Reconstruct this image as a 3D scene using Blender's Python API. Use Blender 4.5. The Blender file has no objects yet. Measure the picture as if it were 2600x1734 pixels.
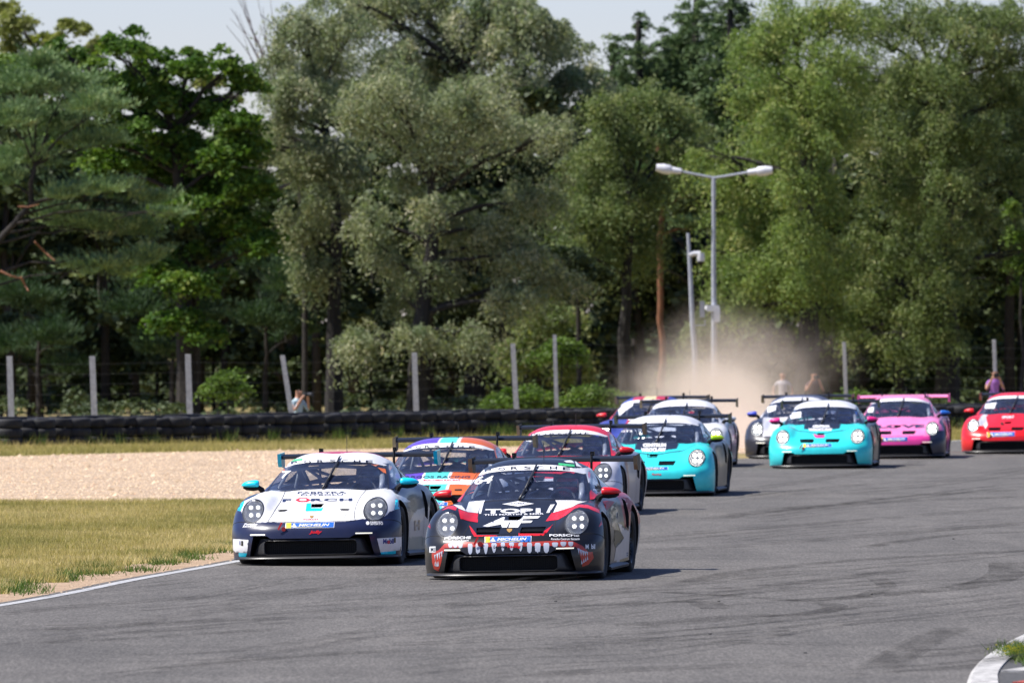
import bpy, bmesh, math, random
import numpy as np
from mathutils import Vector, Matrix, geometry
from mathutils.bvhtree import BVHTree

random.seed(5)
RNG = np.random.default_rng(7)
scene = bpy.context.scene
COL = scene.collection

# ------------------------------------------------------------------ camera, sky, sun, exposure
F = 21667.0      # focal length in photograph pixels (300 mm on a 36 mm sensor)
HC = 2.80        # camera height
HZ = 811.0       # horizon row of the photograph
cam_d = bpy.data.cameras.new('camera')
cam = bpy.data.objects.new('camera', cam_d)
COL.objects.link(cam)
cam_d.lens = 300.0
cam_d.sensor_width = 36.0
cam_d.clip_start = 1.0
cam_d.clip_end = 5000.0
cam.location = (0, 0, HC)
cam.rotation_euler = (math.radians(90) - math.atan(56.0 / F), 0, 0)
cam_d.dof.use_dof = True
cam_d.dof.focus_distance = 94.0
cam_d.dof.aperture_fstop = 5.6
scene.camera = cam

SUN_EL = math.radians(55)
SUN_AZ = math.radians(4)        # measured from the left (-X) towards the camera (-Y)
to_sun = Vector((-math.cos(SUN_EL) * math.cos(SUN_AZ), -math.cos(SUN_EL) * math.sin(SUN_AZ), math.sin(SUN_EL)))
w = bpy.data.worlds.new('World')
scene.world = w
w.use_nodes = True
wn = w.node_tree
sky = wn.nodes.new('ShaderNodeTexSky')
sky.sky_type = 'NISHITA'
sky.sun_disc = False
sky.sun_elevation = SUN_EL
sky.sun_rotation = math.atan2(to_sun.x, to_sun.y)
sky.air_density = 1.0
sky.altitude = 300.0
sky.dust_density = 0.35
sky.ozone_density = 3.0
bg = wn.nodes['Background']
bg.inputs['Strength'].default_value = 0.086
tint = wn.nodes.new('ShaderNodeMixRGB'); tint.blend_type = 'MULTIPLY'; tint.inputs[0].default_value = 1.0
tint.inputs[2].default_value = (.93, .885, 1.10, 1)
wn.links.new(sky.outputs[0], tint.inputs[1]); wn.links.new(tint.outputs[0], bg.inputs['Color'])
sd = bpy.data.lights.new('sun', 'SUN')
sd.energy = 5.0
sd.angle = math.radians(0.5)
sd.color = (1.0, 0.955, 0.89)
so = bpy.data.objects.new('sun', sd)
COL.objects.link(so)
so.rotation_euler = to_sun.to_track_quat('Z', 'Y').to_euler()
scene.view_settings.view_transform = 'Standard'
scene.view_settings.look = 'None'
scene.view_settings.gamma = 1.0
scene.view_settings.use_curve_mapping = False
scene.view_settings.exposure = 0.64
try:
    scene.cycles.volume_bounces = 3
    scene.cycles.volume_step_rate = 2.0
    scene.cycles.volume_max_steps = 96
    scene.cycles.transparent_max_bounces = 12
except Exception:
    pass

# ------------------------------------------------------------------ helpers
def WX(px, D): return (px - 1300.0) * D / F
def WZ(py, D): return HC - (py - HZ) * D / F
def GD(py): return F * HC / (py - HZ)
def G(px, py):
    D = GD(py)
    return (WX(px, D), D)

def tag(o, label=None, cat=None, group=None, kind=None):
    if label: o['label'] = label
    if cat: o['category'] = cat
    if group: o['group'] = group
    if kind: o['kind'] = kind
    return o

def link(name, data, mat=None, parent=None, mats=None):
    o = bpy.data.objects.new(name, data)
    COL.objects.link(o)
    if mats:
        for m in mats: data.materials.append(m)
    elif mat is not None and data is not None and len(data.materials) == 0:
        data.materials.append(mat)
    if parent is not None: o.parent = parent
    return o

def empty(name, loc=(0, 0, 0), rz=0.0):
    o = bpy.data.objects.new(name, None)
    COL.objects.link(o)
    o.empty_display_size = 0.2
    o.location = loc
    o.rotation_euler = (0, 0, rz)
    return o

def mesh_np(name, V, Fc, smooth=False, nper=4):
    """V (n,3), Fc (m,nper) -> mesh, fast"""
    V = np.asarray(V, dtype=np.float32); Fc = np.asarray(Fc, dtype=np.int32)
    me = bpy.data.meshes.new(name)
    me.vertices.add(len(V)); me.vertices.foreach_set('co', V.ravel())
    me.loops.add(Fc.size); me.loops.foreach_set('vertex_index', Fc.ravel())
    me.polygons.add(len(Fc))
    me.polygons.foreach_set('loop_start', np.arange(0, Fc.size, nper, dtype=np.int32))
    me.polygons.foreach_set('loop_total', np.full(len(Fc), nper, dtype=np.int32))
    me.update(calc_edges=True)
    if smooth: me.polygons.foreach_set('use_smooth', np.ones(len(Fc), dtype=bool))
    return me

def mesh_py(name, V, Fc, smooth=False):
    me = bpy.data.meshes.new(name)
    me.from_pydata([tuple(v) for v in V], [], [tuple(f) for f in Fc])
    me.update()
    if smooth:
        me.polygons.foreach_set('use_smooth', np.ones(len(me.polygons), dtype=bool))
    return me

class MB:
    """collects simple solids into one mesh"""
    def __init__(s): s.V = []; s.F = []
    def add(s, V, Fc):
        b = len(s.V); s.V += [tuple(v) for v in V]; s.F += [tuple(i + b for i in f) for f in Fc]
    def box(s, c, d, rot=None):
        c = Vector(c); hx, hy, hz = d[0] / 2, d[1] / 2, d[2] / 2
        vs = [Vector((x, y, z)) for x in (-hx, hx) for y in (-hy, hy) for z in (-hz, hz)]
        if rot: vs = [rot @ v for v in vs]
        s.add([v + c for v in vs], [(0, 1, 3, 2), (4, 6, 7, 5), (0, 4, 5, 1), (2, 3, 7, 6), (0, 2, 6, 4), (1, 5, 7, 3)])
    def tube(s, pts, rad, n=8, cap=True):
        pts = [Vector(p) for p in pts]
        if not hasattr(rad, '__len__'): rad = [rad] * len(pts)
        b = len(s.V); up = None
        for i, p in enumerate(pts):
            d = (pts[min(i + 1, len(pts) - 1)] - pts[max(i - 1, 0)])
            d = d.normalized() if d.length > 1e-9 else Vector((0, 0, 1))
            if up is None:
                up = Vector((0, 0, 1)) if abs(d.z) < .9 else Vector((1, 0, 0))
            a = d.cross(up).normalized(); c = a.cross(d).normalized(); up = c
            for k in range(n):
                t = 2 * math.pi * k / n
                s.V.append(tuple(p + rad[i] * (math.cos(t) * a + math.sin(t) * c)))
        for i in range(len(pts) - 1):
            for k in range(n):
                k2 = (k + 1) % n
                s.F.append((b + i * n + k, b + i * n + k2, b + (i + 1) * n + k2, b + (i + 1) * n + k))
        if cap:
            s.F.append(tuple(b + k for k in range(n))[::-1])
            s.F.append(tuple(b + (len(pts) - 1) * n + k for k in range(n)))
    def lathe(s, prof, n=32, mat=Matrix()):
        """profile (r, a): radius r, axial a along local X"""
        b = len(s.V)
        for r, a in prof:
            for k in range(n):
                t = 2 * math.pi * k / n
                s.V.append(tuple(mat @ Vector((a, r * math.cos(t), r * math.sin(t)))))
        for i in range(len(prof) - 1):
            for k in range(n):
                k2 = (k + 1) % n
                s.F.append((b + i * n + k, b + i * n + k2, b + (i + 1) * n + k2, b + (i + 1) * n + k))
    def prism(s, poly, axis, a0, a1, f=None):
        """2D polygon extruded along axis ('x','y','z')"""
        def P(u, v, a):
            return {'x': (a, u, v), 'y': (u, a, v), 'z': (u, v, a)}[axis]
        n = len(poly); b = len(s.V)
        for u, v in poly: s.V.append(P(u, v, a0))
        for u, v in poly: s.V.append(P(u, v, a1))
        s.F.append(tuple(b + i for i in range(n))[::-1]); s.F.append(tuple(b + n + i for i in range(n)))
        for i in range(n):
            j = (i + 1) % n
            s.F.append((b + i, b + j, b + n + j, b + n + i))
    def mesh(s, name, smooth=False, sharp=None):
        me = mesh_py(name, s.V, s.F, smooth)
        bm = bmesh.new(); bm.from_mesh(me)
        bmesh.ops.recalc_face_normals(bm, faces=bm.faces); bm.to_mesh(me); bm.free()
        if smooth and sharp: me.set_sharp_from_angle(angle=math.radians(sharp))
        return me
    def build(s, name, mat=None, parent=None, smooth=False, sharp=35):
        return link(name, s.mesh(name, smooth, sharp), mat, parent)

def ellipse(cx, cz, rx, rz, n=32):
    return [(cx + rx * math.cos(2 * math.pi * k / n), cz + rz * math.sin(2 * math.pi * k / n)) for k in range(n)]

def in_poly(poly, X, Y):
    X = np.asarray(X); Y = np.asarray(Y); inside = np.zeros(X.shape, bool)
    n = len(poly)
    for i in range(n):
        x0, y0 = poly[i]; x1, y1 = poly[(i + 1) % n]
        if y0 == y1: continue
        c = ((y0 > Y) != (y1 > Y)) & (X < (x1 - x0) * (Y - y0) / (y1 - y0) + x0)
        inside ^= c
    return inside

# ------------------------------------------------------------------ materials
class NT:
    def __init__(s, name):
        s.m = bpy.data.materials.new(name); s.m.use_nodes = True
        s.t = s.m.node_tree; s.p = s.t.nodes.get('Principled BSDF'); s.out = s.t.nodes.get('Material Output')
    def n(s, ty, **kw):
        nd = s.t.nodes.new('ShaderNode' + ty)
        for k, v in kw.items(): setattr(nd, k, v)
        return nd
    def l(s, a, b): s.t.links.new(a, b)
    def obj(s, scale=(1, 1, 1), kind='Object'):
        tc = s.n('TexCoord'); mp = s.n('Mapping'); mp.inputs['Scale'].default_value = scale
        s.l(tc.outputs[kind], mp.inputs[0]); return mp.outputs[0]
    def noise(s, vec, scale, detail=4, rough=.6, dist=0.0):
        a = s.n('TexNoise'); a.inputs['Scale'].default_value = scale; a.inputs['Detail'].default_value = detail
        a.inputs['Roughness'].default_value = rough; a.inputs['Distortion'].default_value = dist
        s.l(vec, a.inputs['Vector']); return a.outputs['Fac']
    def ramp(s, fac, stops, interp='LINEAR'):
        r = s.n('ValToRGB'); e = r.color_ramp.elements; r.color_ramp.interpolation = interp
        while len(e) < len(stops): e.new(.5)
        for el, (p, c) in zip(e, stops):
            el.position = p; el.color = (c[0], c[1], c[2], 1) if hasattr(c, '__len__') else (c, c, c, 1)
        s.l(fac, r.inputs[0]); return r.outputs[0]
    def mix(s, fac, a, b, mode='MIX'):
        m = s.n('MixRGB', blend_type=mode)
        for i, v in enumerate((fac, a, b)):
            if hasattr(v, 'is_linked') or isinstance(v, bpy.types.NodeSocket): s.l(v, m.inputs[i])
            elif hasattr(v, '__len__'): m.inputs[i].default_value = (v[0], v[1], v[2], 1)
            else: m.inputs[i].default_value = v
        return m.outputs[0]
    def bump(s, h, strength=.3, dist=.02):
        b = s.n('Bump'); b.inputs['Strength'].default_value = strength; b.inputs['Distance'].default_value = dist
        s.l(h, b.inputs['Height']); s.l(b.outputs[0], s.p.inputs['Normal'])

def plain(name, col, rough=.5, metal=0.0, coat=0.0, emit=None, es=0.0, vary=.12, vscale=9.0, spec=None):
    t = NT(name)
    if vary:
        n = t.noise(t.obj(), vscale, 4)
        c = t.ramp(n, [(.3, [v * (1 - vary) for v in col]), (.7, [min(1, v * (1 + vary)) for v in col])])
        t.l(c, t.p.inputs['Base Color'])
    else:
        t.p.inputs['Base Color'].default_value = (*col, 1)
    t.p.inputs['Roughness'].default_value = rough
    t.p.inputs['Metallic'].default_value = metal
    t.p.inputs['Coat Weight'].default_value = coat
    if spec is not None: t.p.inputs['Specular IOR Level'].default_value = spec
    if emit:
        t.p.inputs['Emission Color'].default_value = (*emit, 1); t.p.inputs['Emission Strength'].default_value = es
    return t.m

def srgb(r, g, b):
    f = lambda v: (v / 255 / 12.92) if v / 255 <= .04045 else ((v / 255 + .055) / 1.055) ** 2.4
    return (f(r), f(g), f(b))

M = {}
def paint_mat():
    t = NT('car_paint')
    a = t.n('Attribute'); a.attribute_name = 'paint'
    n = t.noise(t.obj(), 6.0, 5)
    d = t.ramp(n, [(.35, .88), (.65, 1.0)])
    c = t.mix(1.0, a.outputs['Color'], d, 'MULTIPLY')
    # thin film of road dust on the lower flanks
    tc = t.n('TexCoord'); sx = t.n('SeparateXYZ'); t.l(tc.outputs['Object'], sx.inputs[0])
    mr = t.n('MapRange'); mr.inputs[1].default_value = .45; mr.inputs[2].default_value = .08
    mr.inputs[3].default_value = 0.0; mr.inputs[4].default_value = .22; t.l(sx.outputs['Z'], mr.inputs[0])
    n2 = t.noise(t.obj(), 14.0, 6)
    mm = t.n('Math', operation='MULTIPLY'); t.l(mr.outputs[0], mm.inputs[0]); t.l(n2, mm.inputs[1])
    c = t.mix(mm.outputs[0], c, (.22, .18, .14))
    t.l(c, t.p.inputs['Base Color'])
    t.p.inputs['Roughness'].default_value = .32
    t.p.inputs['Coat Weight'].default_value = .22
    t.p.inputs['Specular IOR Level'].default_value = .38
    t.p.inputs['Coat Roughness'].default_value = .08
    return t.m
M['paint'] = paint_mat()
def flat(name, col, rough=.35, coat=.4): return plain(name, col, rough, coat=coat, vary=.06)
M['white'] = flat('white_vinyl', (.78, .78, .79))
M['black'] = flat('black_vinyl', (.012, .012, .014))
M['red'] = flat('red_vinyl', (.68, .006, .010))
M['cyan'] = flat('cyan_vinyl', (.0, .62, .80))
M['navy'] = flat('navy_vinyl', (.012, .018, .06))
M['yellow'] = flat('yellow_vinyl', (.85, .70, .03))
M['blue'] = flat('blue_vinyl', (.015, .13, .52))
M['green'] = flat('green_vinyl', (.06, .55, .18))
M['orange'] = flat('orange_vinyl', (.75, .16, .01))
M['gold'] = flat('gold_vinyl', (.42, .24, .05))
M['tooth'] = flat('grey_white_vinyl', (.50, .53, .60))
M['mouth'] = flat('red_brown_vinyl', (.42, .035, .02))
M['brown'] = flat('brown_vinyl', (.11, .075, .015), .5, .05)
M['silver'] = flat('silver_grey_vinyl', (.36, .37, .41))
M['darkred'] = flat('dark_red_vinyl', (.30, .004, .012), .5, .05)
M['bluetext'] = flat('deep_blue_vinyl', (.01, .03, .25))
M['plastic'] = plain('black_plastic', (.022, .022, .024), .42, vary=.25)
M['cavity'] = plain('dark_cavity', (.006, .006, .007), .9, vary=0)
M['carbon'] = plain('carbon_black', (.007, .007, .008), .45, vary=.2, vscale=30, spec=.22)
M['rubber'] = plain('tyre_rubber', (.018, .018, .019), .85, vary=.25, vscale=30)
M['rim'] = plain('dark_wheel_metal', (.03, .032, .036), .3, metal=.7, vary=.1)
M['rimedge'] = plain('bright_wheel_lip', (.35, .36, .38), .3, metal=.9, vary=.1)
M['chrome'] = plain('lamp_reflector', (.50, .51, .54), .35, metal=.5, vary=.2, vscale=30)
M['led'] = plain('lit_lamp', (.9, .9, .85), .3, emit=(1, .97, .88), es=3.2, vary=0)
M['ledfar'] = plain('bright_lit_lamp', (.9, .9, .85), .3, emit=(1, .95, .80), es=11.0, vary=0)
M['drl'] = plain('running_light_strip', (.9, .88, .75), .3, emit=(1, .93, .72), es=.55, vary=0)
M['edge'] = plain('wing_edge_tan', (.22, .18, .10), .5, vary=.15)
M['cage'] = plain('roll_cage_steel', (.16, .17, .19), .45, vary=.1)
M['seat'] = plain('seat_shell', (.07, .07, .08), .6, vary=.2)

def glass_mat(name, tint, fres=1.5, base=.0, d0=.03, d1=.11, dc=(.14, .18, .34)):
    t = NT(name)
    tr = t.n('BsdfTransparent'); tr.inputs[0].default_value = (*tint, 1)
    gl = t.n('BsdfGlossy'); gl.inputs['Roughness'].default_value = .03
    gl.inputs['Color'].default_value = (1, 1, 1, 1)
    # Schlick reflectance of a thin pane, the same from both sides
    ge = t.n('NewGeometry'); dt = t.n('VectorMath', operation='DOT_PRODUCT'); t.l(ge.outputs['Normal'], dt.inputs[0]); t.l(ge.outputs['Incoming'], dt.inputs[1])
    ab = t.n('Math', operation='ABSOLUTE'); t.l(dt.outputs['Value'], ab.inputs[0])
    om = t.n('Math', operation='SUBTRACT'); om.inputs[0].default_value = 1.0; t.l(ab.outputs[0], om.inputs[1])
    pw = t.n('Math', operation='POWER'); t.l(om.outputs[0], pw.inputs[0]); pw.inputs[1].default_value = 5.0
    mr = t.n('MapRange'); mr.inputs[3].default_value = .045 + base; mr.inputs[4].default_value = 1.0
    t.l(pw.outputs[0], mr.inputs[0])
    mx = t.n('MixShader'); t.l(mr.outputs[0], mx.inputs[0]); t.l(tr.outputs[0], mx.inputs[1]); t.l(gl.outputs[0], mx.inputs[2])
    # diffuse film: painted navy sky reflection on windows, milky brightness on lamp lenses
    df = t.n('BsdfDiffuse'); df.inputs[0].default_value = (*dc, 1)
    n = t.noise(t.obj(), 5, 6)
    r = t.ramp(n, [(.35, d0), (.75, d1)])
    m2 = t.n('MixShader'); t.l(r, m2.inputs[0]); t.l(mx.outputs[0], m2.inputs[1]); t.l(df.outputs[0], m2.inputs[2])
    t.l(m2.outputs[0], t.out.inputs['Surface']); t.t.nodes.remove(t.p)
    return t.m
M['glass'] = glass_mat('window_glass', (.86, .90, .94), 1.5, 0, .05, .16)
M['sideglass'] = glass_mat('side_window_glass', (.80, .84, .86), 1.55, .03)
M['lens'] = glass_mat('lamp_cover_glass', (.85, .87, .89), 1.55, .03, .07, .17, (.62, .64, .68))
# ------------------------------------------------------------------ race car geometry
# local car space: nose at y=0 facing -Y, x to the right of somebody facing the car, z up
def spline_table(rows, nv, nu):
    """rows: (R,C,3) control net. nv[i] samples for every row interval, nu[i] for every column interval."""
    A = np.array(rows, dtype=float)
    def interp(P, ns):                      # P (k, ..., 3), Catmull-Rom along axis 0
        out = []
        k = len(P)
        for i in range(k - 1):
            p1, p2 = P[i], P[i + 1]
            p0 = P[i - 1] if i > 0 else 2 * p1 - p2
            p3 = P[i + 2] if i + 2 < k else 2 * p2 - p1
            d01 = np.maximum(np.linalg.norm(p1 - p0, axis=-1, keepdims=True), 1e-4) ** .5
            d12 = np.maximum(np.linalg.norm(p2 - p1, axis=-1, keepdims=True), 1e-4) ** .5
            d23 = np.maximum(np.linalg.norm(p3 - p2, axis=-1, keepdims=True), 1e-4) ** .5
            m1 = (p1 - p0) / d01 - (p2 - p0) / (d01 + d12) + (p2 - p1) / d12
            m2 = (p2 - p1) / d12 - (p3 - p1) / (d12 + d23) + (p3 - p2) / d23
            m1 = m1 * d12; m2 = m2 * d12
            n = ns[i]
            for j in range(n + (1 if i == k - 2 else 0)):
                t = j / n
                h00 = 2 * t**3 - 3 * t**2 + 1; h10 = t**3 - 2 * t**2 + t
                h01 = -2 * t**3 + 3 * t**2; h11 = t**3 - t**2
                out.append(h00 * p1 + h10 * m1 + h01 * p2 + h11 * m2)
        return np.array(out)
    B = interp(A, nv)                       # (NV, C, 3)
    B = interp(B.transpose(1, 0, 2), nu)    # (NU, NV, 3)
    return B.transpose(1, 0, 2)             # (NV, NU, 3)

BODY = [
 [(0,.06,.07),(.28,.065,.07),(.5,.085,.07),(.62,.13,.07),(.74,.20,.07),(.85,.33,.07),(.92,.46,.07),(.945,.55,.07),(.945,.60,.07)],
 [(0,.0,.17),(.28,.012,.17),(.5,.04,.17),(.63,.09,.17),(.76,.17,.17),(.87,.30,.17),(.935,.44,.17),(.955,.56,.17),(.95,.62,.12)],
 [(0,.0,.30),(.28,.012,.30),(.5,.04,.30),(.63,.09,.30),(.765,.17,.30),(.88,.30,.30),(.945,.45,.29),(.96,.58,.26),(.95,.66,.14)],
 [(0,.03,.40),(.28,.042,.40),(.5,.075,.40),(.63,.125,.40),(.77,.205,.40),(.885,.335,.40),(.95,.49,.38),(.965,.62,.33),(.95,.70,.15)],
 [(0,.10,.47),(.28,.115,.472),(.5,.155,.476),(.61,.205,.49),(.75,.285,.505),(.88,.42,.50),(.95,.56,.46),(.967,.68,.38),(.95,.76,.15)],
 [(0,.27,.535),(.27,.28,.537),(.475,.30,.545),(.59,.32,.585),(.72,.37,.615),(.865,.49,.595),(.948,.63,.53),(.967,.74,.42),(.95,.82,.15)],
 [(0,.50,.605),(.265,.51,.607),(.46,.52,.615),(.575,.50,.675),(.705,.52,.71),(.855,.61,.68),(.943,.74,.59),(.967,.82,.44),(.95,.9,.15)],
 [(0,.78,.685),(.26,.79,.683),(.45,.80,.68),(.565,.79,.735),(.70,.80,.768),(.85,.85,.735),(.94,.92,.62),(.967,.96,.45),(.95,1.0,.15)],
 [(0,1.05,.752),(.26,1.06,.748),(.455,1.08,.735),(.57,1.10,.765),(.69,1.12,.785),(.84,1.15,.745),(.932,1.18,.63),(.957,1.2,.45),(.945,1.22,.14)],
 [(0,1.28,.805),(.27,1.32,.80),(.47,1.38,.785),(.58,1.43,.788),(.69,1.47,.785),(.82,1.47,.74),(.91,1.48,.62),(.935,1.48,.43),(.92,1.48,.12)],
 [(0,1.9,.82),(.27,1.93,.82),(.48,1.97,.825),(.62,2.0,.84),(.73,2.0,.845),(.84,2.0,.77),(.885,2.0,.61),(.905,2.0,.40),(.88,2.0,.11)],
 [(0,2.6,.84),(.27,2.6,.84),(.48,2.6,.85),(.64,2.6,.865),(.745,2.6,.868),(.855,2.6,.79),(.90,2.6,.62),(.918,2.6,.40),(.90,2.6,.11)],
 [(0,3.05,.86),(.27,3.05,.86),(.47,3.05,.865),(.62,3.05,.875),(.745,3.05,.878),(.88,3.05,.82),(.945,3.05,.66),(.955,3.05,.42),(.93,3.05,.12)],
 [(0,3.5,.88),(.27,3.5,.88),(.44,3.5,.878),(.58,3.5,.876),(.73,3.5,.872),(.885,3.5,.82),(.962,3.5,.66),(.97,3.5,.42),(.94,3.5,.14)],
 [(0,4.0,.88),(.26,4.0,.875),(.42,4.0,.865),(.55,4.0,.853),(.69,4.0,.84),(.85,4.0,.77),(.945,4.0,.62),(.955,4.0,.4),(.92,4.0,.18)],
 [(0,4.36,.83),(.26,4.36,.825),(.42,4.35,.815),(.55,4.34,.80),(.67,4.33,.785),(.82,4.3,.71),(.91,4.28,.6),(.92,4.26,.4),(.88,4.26,.2)],
 [(0,4.55,.70),(.26,4.545,.70),(.42,4.53,.695),(.55,4.51,.69),(.66,4.48,.675),(.77,4.45,.61),(.84,4.42,.52),(.85,4.4,.38),(.82,4.4,.22)],
 [(0,4.52,.30),(.26,4.515,.30),(.42,4.5,.30),(.55,4.48,.30),(.65,4.45,.29),(.74,4.43,.28),(.80,4.41,.27),(.81,4.39,.25),(.80,4.38,.22)],
]
CABIN = [
 [(0,1.26,.80),(.29,1.295,.797),(.50,1.375,.785),(.665,1.50,.79),(.71,1.545,.795),(.73,1.575,.80),(.742,1.60,.805)],
 [(0,1.50,.935),(.29,1.53,.928),(.49,1.61,.91),(.637,1.73,.885),(.678,1.775,.882),(.712,1.80,.86),(.745,1.82,.835)],
 [(0,1.76,1.062),(.27,1.79,1.054),(.46,1.86,1.03),(.595,1.97,.99),(.637,2.01,.977),(.69,2.04,.92),(.748,2.06,.838)],
 [(0,2.02,1.172),(.26,2.04,1.163),(.43,2.10,1.133),(.548,2.19,1.085),(.592,2.235,1.06),(.668,2.27,.96),(.75,2.3,.85)],
 [(0,2.35,1.232),(.25,2.36,1.224),(.41,2.39,1.195),(.525,2.43,1.145),(.575,2.46,1.11),(.66,2.5,.99),(.752,2.55,.862)],
 [(0,2.75,1.228),(.25,2.75,1.22),(.41,2.75,1.19),(.525,2.76,1.14),(.58,2.78,1.10),(.664,2.8,.99),(.752,2.82,.872)],
 [(0,3.15,1.175),(.25,3.15,1.165),(.40,3.15,1.137),(.515,3.15,1.085),(.575,3.15,1.045),(.66,3.15,.96),(.75,3.15,.878)],
 [(0,3.55,1.065),(.24,3.55,1.055),(.39,3.55,1.027),(.5,3.55,.98),(.56,3.55,.95),(.63,3.5,.91),(.73,3.5,.872)],
 [(0,4.0,.885),(.24,4.0,.88),(.38,4.0,.872),(.5,4.0,.86),(.56,3.98,.855),(.62,3.95,.85),(.70,3.9,.84)],
]

for j_, dz in ((5, .004), (6, .008), (7, .015), (8, .026), (9, .035), (10, .03), (11, .025), (12, .02), (13, .015)):
    BODY[j_] = [(x, y, z + dz * (1 if i < 5 else .6 if i == 5 else 0)) for i, (x, y, z) in enumerate(BODY[j_])]
BODY = [[(x * (1.012 if i > 4 else 1), y, z) for i, (x, y, z) in enumerate(r)] for r in BODY]
CABIN = [[(x * 1.015, y, z + (.03 if i < 5 else .026)) for i, (x, y, z) in enumerate(r)] for r in CABIN]
def body_mesh(q):
    nv = [int(round(n * q)) for n in (9, 12, 10, 9, 15, 20, 22, 20, 17, 14, 12, 10, 10, 10, 8, 8, 8)]
    nu = [int(round(n * q)) for n in (22, 18, 12, 14, 16, 14, 14, 16)]
    T = spline_table(BODY, [max(2, n) for n in nv], [max(2, n) for n in nu])
    NV, NU = T.shape[:2]
    L = T[:, ::-1, :].copy(); L[:, :, 0] *= -1
    full = np.concatenate([L[:, :-1], T], axis=1)      # left sill -> centre -> right sill
    W = full.shape[1]
    V = full.reshape(-1, 3)
    f = []
    for j in range(NV - 1):
        for i in range(W - 1):
            a = j * W + i
            f.append((a, a + 1, a + W + 1, a + W))
        f.append((j * W + W - 1, j * W, (j + 1) * W, (j + 1) * W + W - 1))
    f.append(tuple(range(W))[::-1])
    f.append(tuple((NV - 1) * W + i for i in range(W)))
    me = mesh_py('body', V, f, True)
    bm = bmesh.new(); bm.from_mesh(me)
    bmesh.ops.remove_doubles(bm, verts=bm.verts, dist=1e-5)
    bmesh.ops.recalc_face_normals(bm, faces=bm.faces); bm.to_mesh(me); bm.free()
    return me

def cutter():
    m = MB()
    for s in (-1, 1):
        # wheel arches
        for (yc, zc, r) in ((.95, .335, .368), (3.41, .345, .378)):
            poly = [(yc + r * math.cos(a), zc + r * math.sin(a)) for a in [2 * math.pi * k / 56 for k in range(56)]]
            m.prism(poly, 'x', .615 * s, 1.25 * s)
        m.prism(ellipse(.703 * s, .60, .124, .132, 40), 'y', -.3, .60)          # headlight bowl
        m.prism([(.112 * s, .497), (.355 * s, .497), (.378 * s, .562), (.112 * s, .562)][::s], 'y', -.3, .40)   # hood vents
        m.prism([(2.84, .50), (2.97, .46), (3.03, .62), (3.02, .78), (2.90, .81), (2.86, .70)], 'x', .80 * s, 1.3 * s)  # rear flank intake
    m.prism([(-.715, .088), (.715, .088), (.665, .318), (.50, .318), (.45, .287), (-.45, .287), (-.50, .318), (-.665, .318)], 'y', -.3, .42)
    m.prism([(-.058, .632), (.058, .632), (.074, .672), (-.074, .672)], 'y', -.2, .90)   # centre duct
    m.box((0, 2.66, .85), (1.20, 2.16, 1.2))                                  # cockpit
    me = m.mesh('cut')
    return me

def cut_body(q):
    me = body_mesh(q)
    whole = me.copy()
    o = bpy.data.objects.new('tmp_body', me); COL.objects.link(o)
    me.materials.append(M['paint']); 
    cm = cutter(); cm.materials.append(M['cavity'])
    c = bpy.data.objects.new('tmp_cut', cm); COL.objects.link(c)
    md = o.modifiers.new('b', 'BOOLEAN'); md.operation = 'DIFFERENCE'; md.solver = 'EXACT'; md.object = c
    md.use_self = True
    md.material_mode = 'TRANSFER'
    dg = bpy.context.evaluated_depsgraph_get()
    res = bpy.data.meshes.new_from_object(o.evaluated_get(dg))
    bpy.data.objects.remove(o); bpy.data.objects.remove(c)
    res.polygons.foreach_set('use_smooth', np.ones(len(res.polygons), dtype=bool))
    res.set_sharp_from_angle(angle=math.radians(42))
    return whole, res

def cabin_patch(name, q, v0, v1, u0, u1, both=True, off=0.0, smooth=True):
    """piece of the cabin surface; v rows, u columns; mirrored across the centre when u0 == 0"""
    n = 12
    key = ('cab', q)
    if key not in CACHE:
        CACHE[key] = spline_table(CABIN, [n * q] * 8, [n * q] * 6)
    T = CACHE[key]
    a, b = int(round(v0 * n * q)), int(round(v1 * n * q))
    c, d = int(round(u0 * n * q)), int(round(u1 * n * q))
    P = T[a:b + 1, c:d + 1].copy()
    if off:
        gy = np.gradient(P, axis=0); gx = np.gradient(P, axis=1)
        nn = np.cross(gx, gy); nn /= np.linalg.norm(nn, axis=2, keepdims=True) + 1e-9
        P += nn * off
    parts = []
    L = P[:, ::-1].copy(); L[:, :, 0] *= -1
    if u0 == 0: parts = [np.concatenate([L[:, :-1], P], axis=1)]
    elif both is True: parts = [P, L]
    elif both == 'L': parts = [L]
    else: parts = [P]
    V = []; Fc = []; base = 0
    for Q in parts:
        h, wd = Q.shape[:2]
        idx = np.arange(h * wd).reshape(h, wd) + base
        V.append(Q.reshape(-1, 3))
        Fc.append(np.stack([idx[:-1, :-1], idx[:-1, 1:], idx[1:, 1:], idx[1:, :-1]], -1).reshape(-1, 4))
        base += h * wd
    return mesh_np(name, np.concatenate(V), np.concatenate(Fc), smooth)
CACHE = {}
def strip_patch():
    T = spline_table(CABIN, [24] * 8, [24] * 6)
    gy = np.gradient(T, axis=0); gx = np.gradient(T, axis=1)
    nn = np.cross(gx, gy); nn /= np.linalg.norm(nn, axis=2, keepdims=True) + 1e-9
    T = T + nn * .003
    nu = 90; nv = 10; V = []; Fc = []
    for i in range(-nu, nu + 1):
        u = abs(i); lo = 24 * (2.47 + .43 * (u / nu) ** 2.4); hi = 72.0
        for j in range(nv + 1):
            v = lo + (hi - lo) * j / nv; k = min(int(v), 71); f = v - k
            p = T[k, u] * (1 - f) + T[k + 1, u] * f
            V.append((p[0] * (1 if i >= 0 else -1), p[1], p[2]))
    for i in range(2 * nu):
        for j in range(nv):
            a = i * (nv + 1) + j; Fc.append((a, a + nv + 1, a + nv + 2, a + 1))
    return mesh_np('sun_strip', V, Fc, True)

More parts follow.
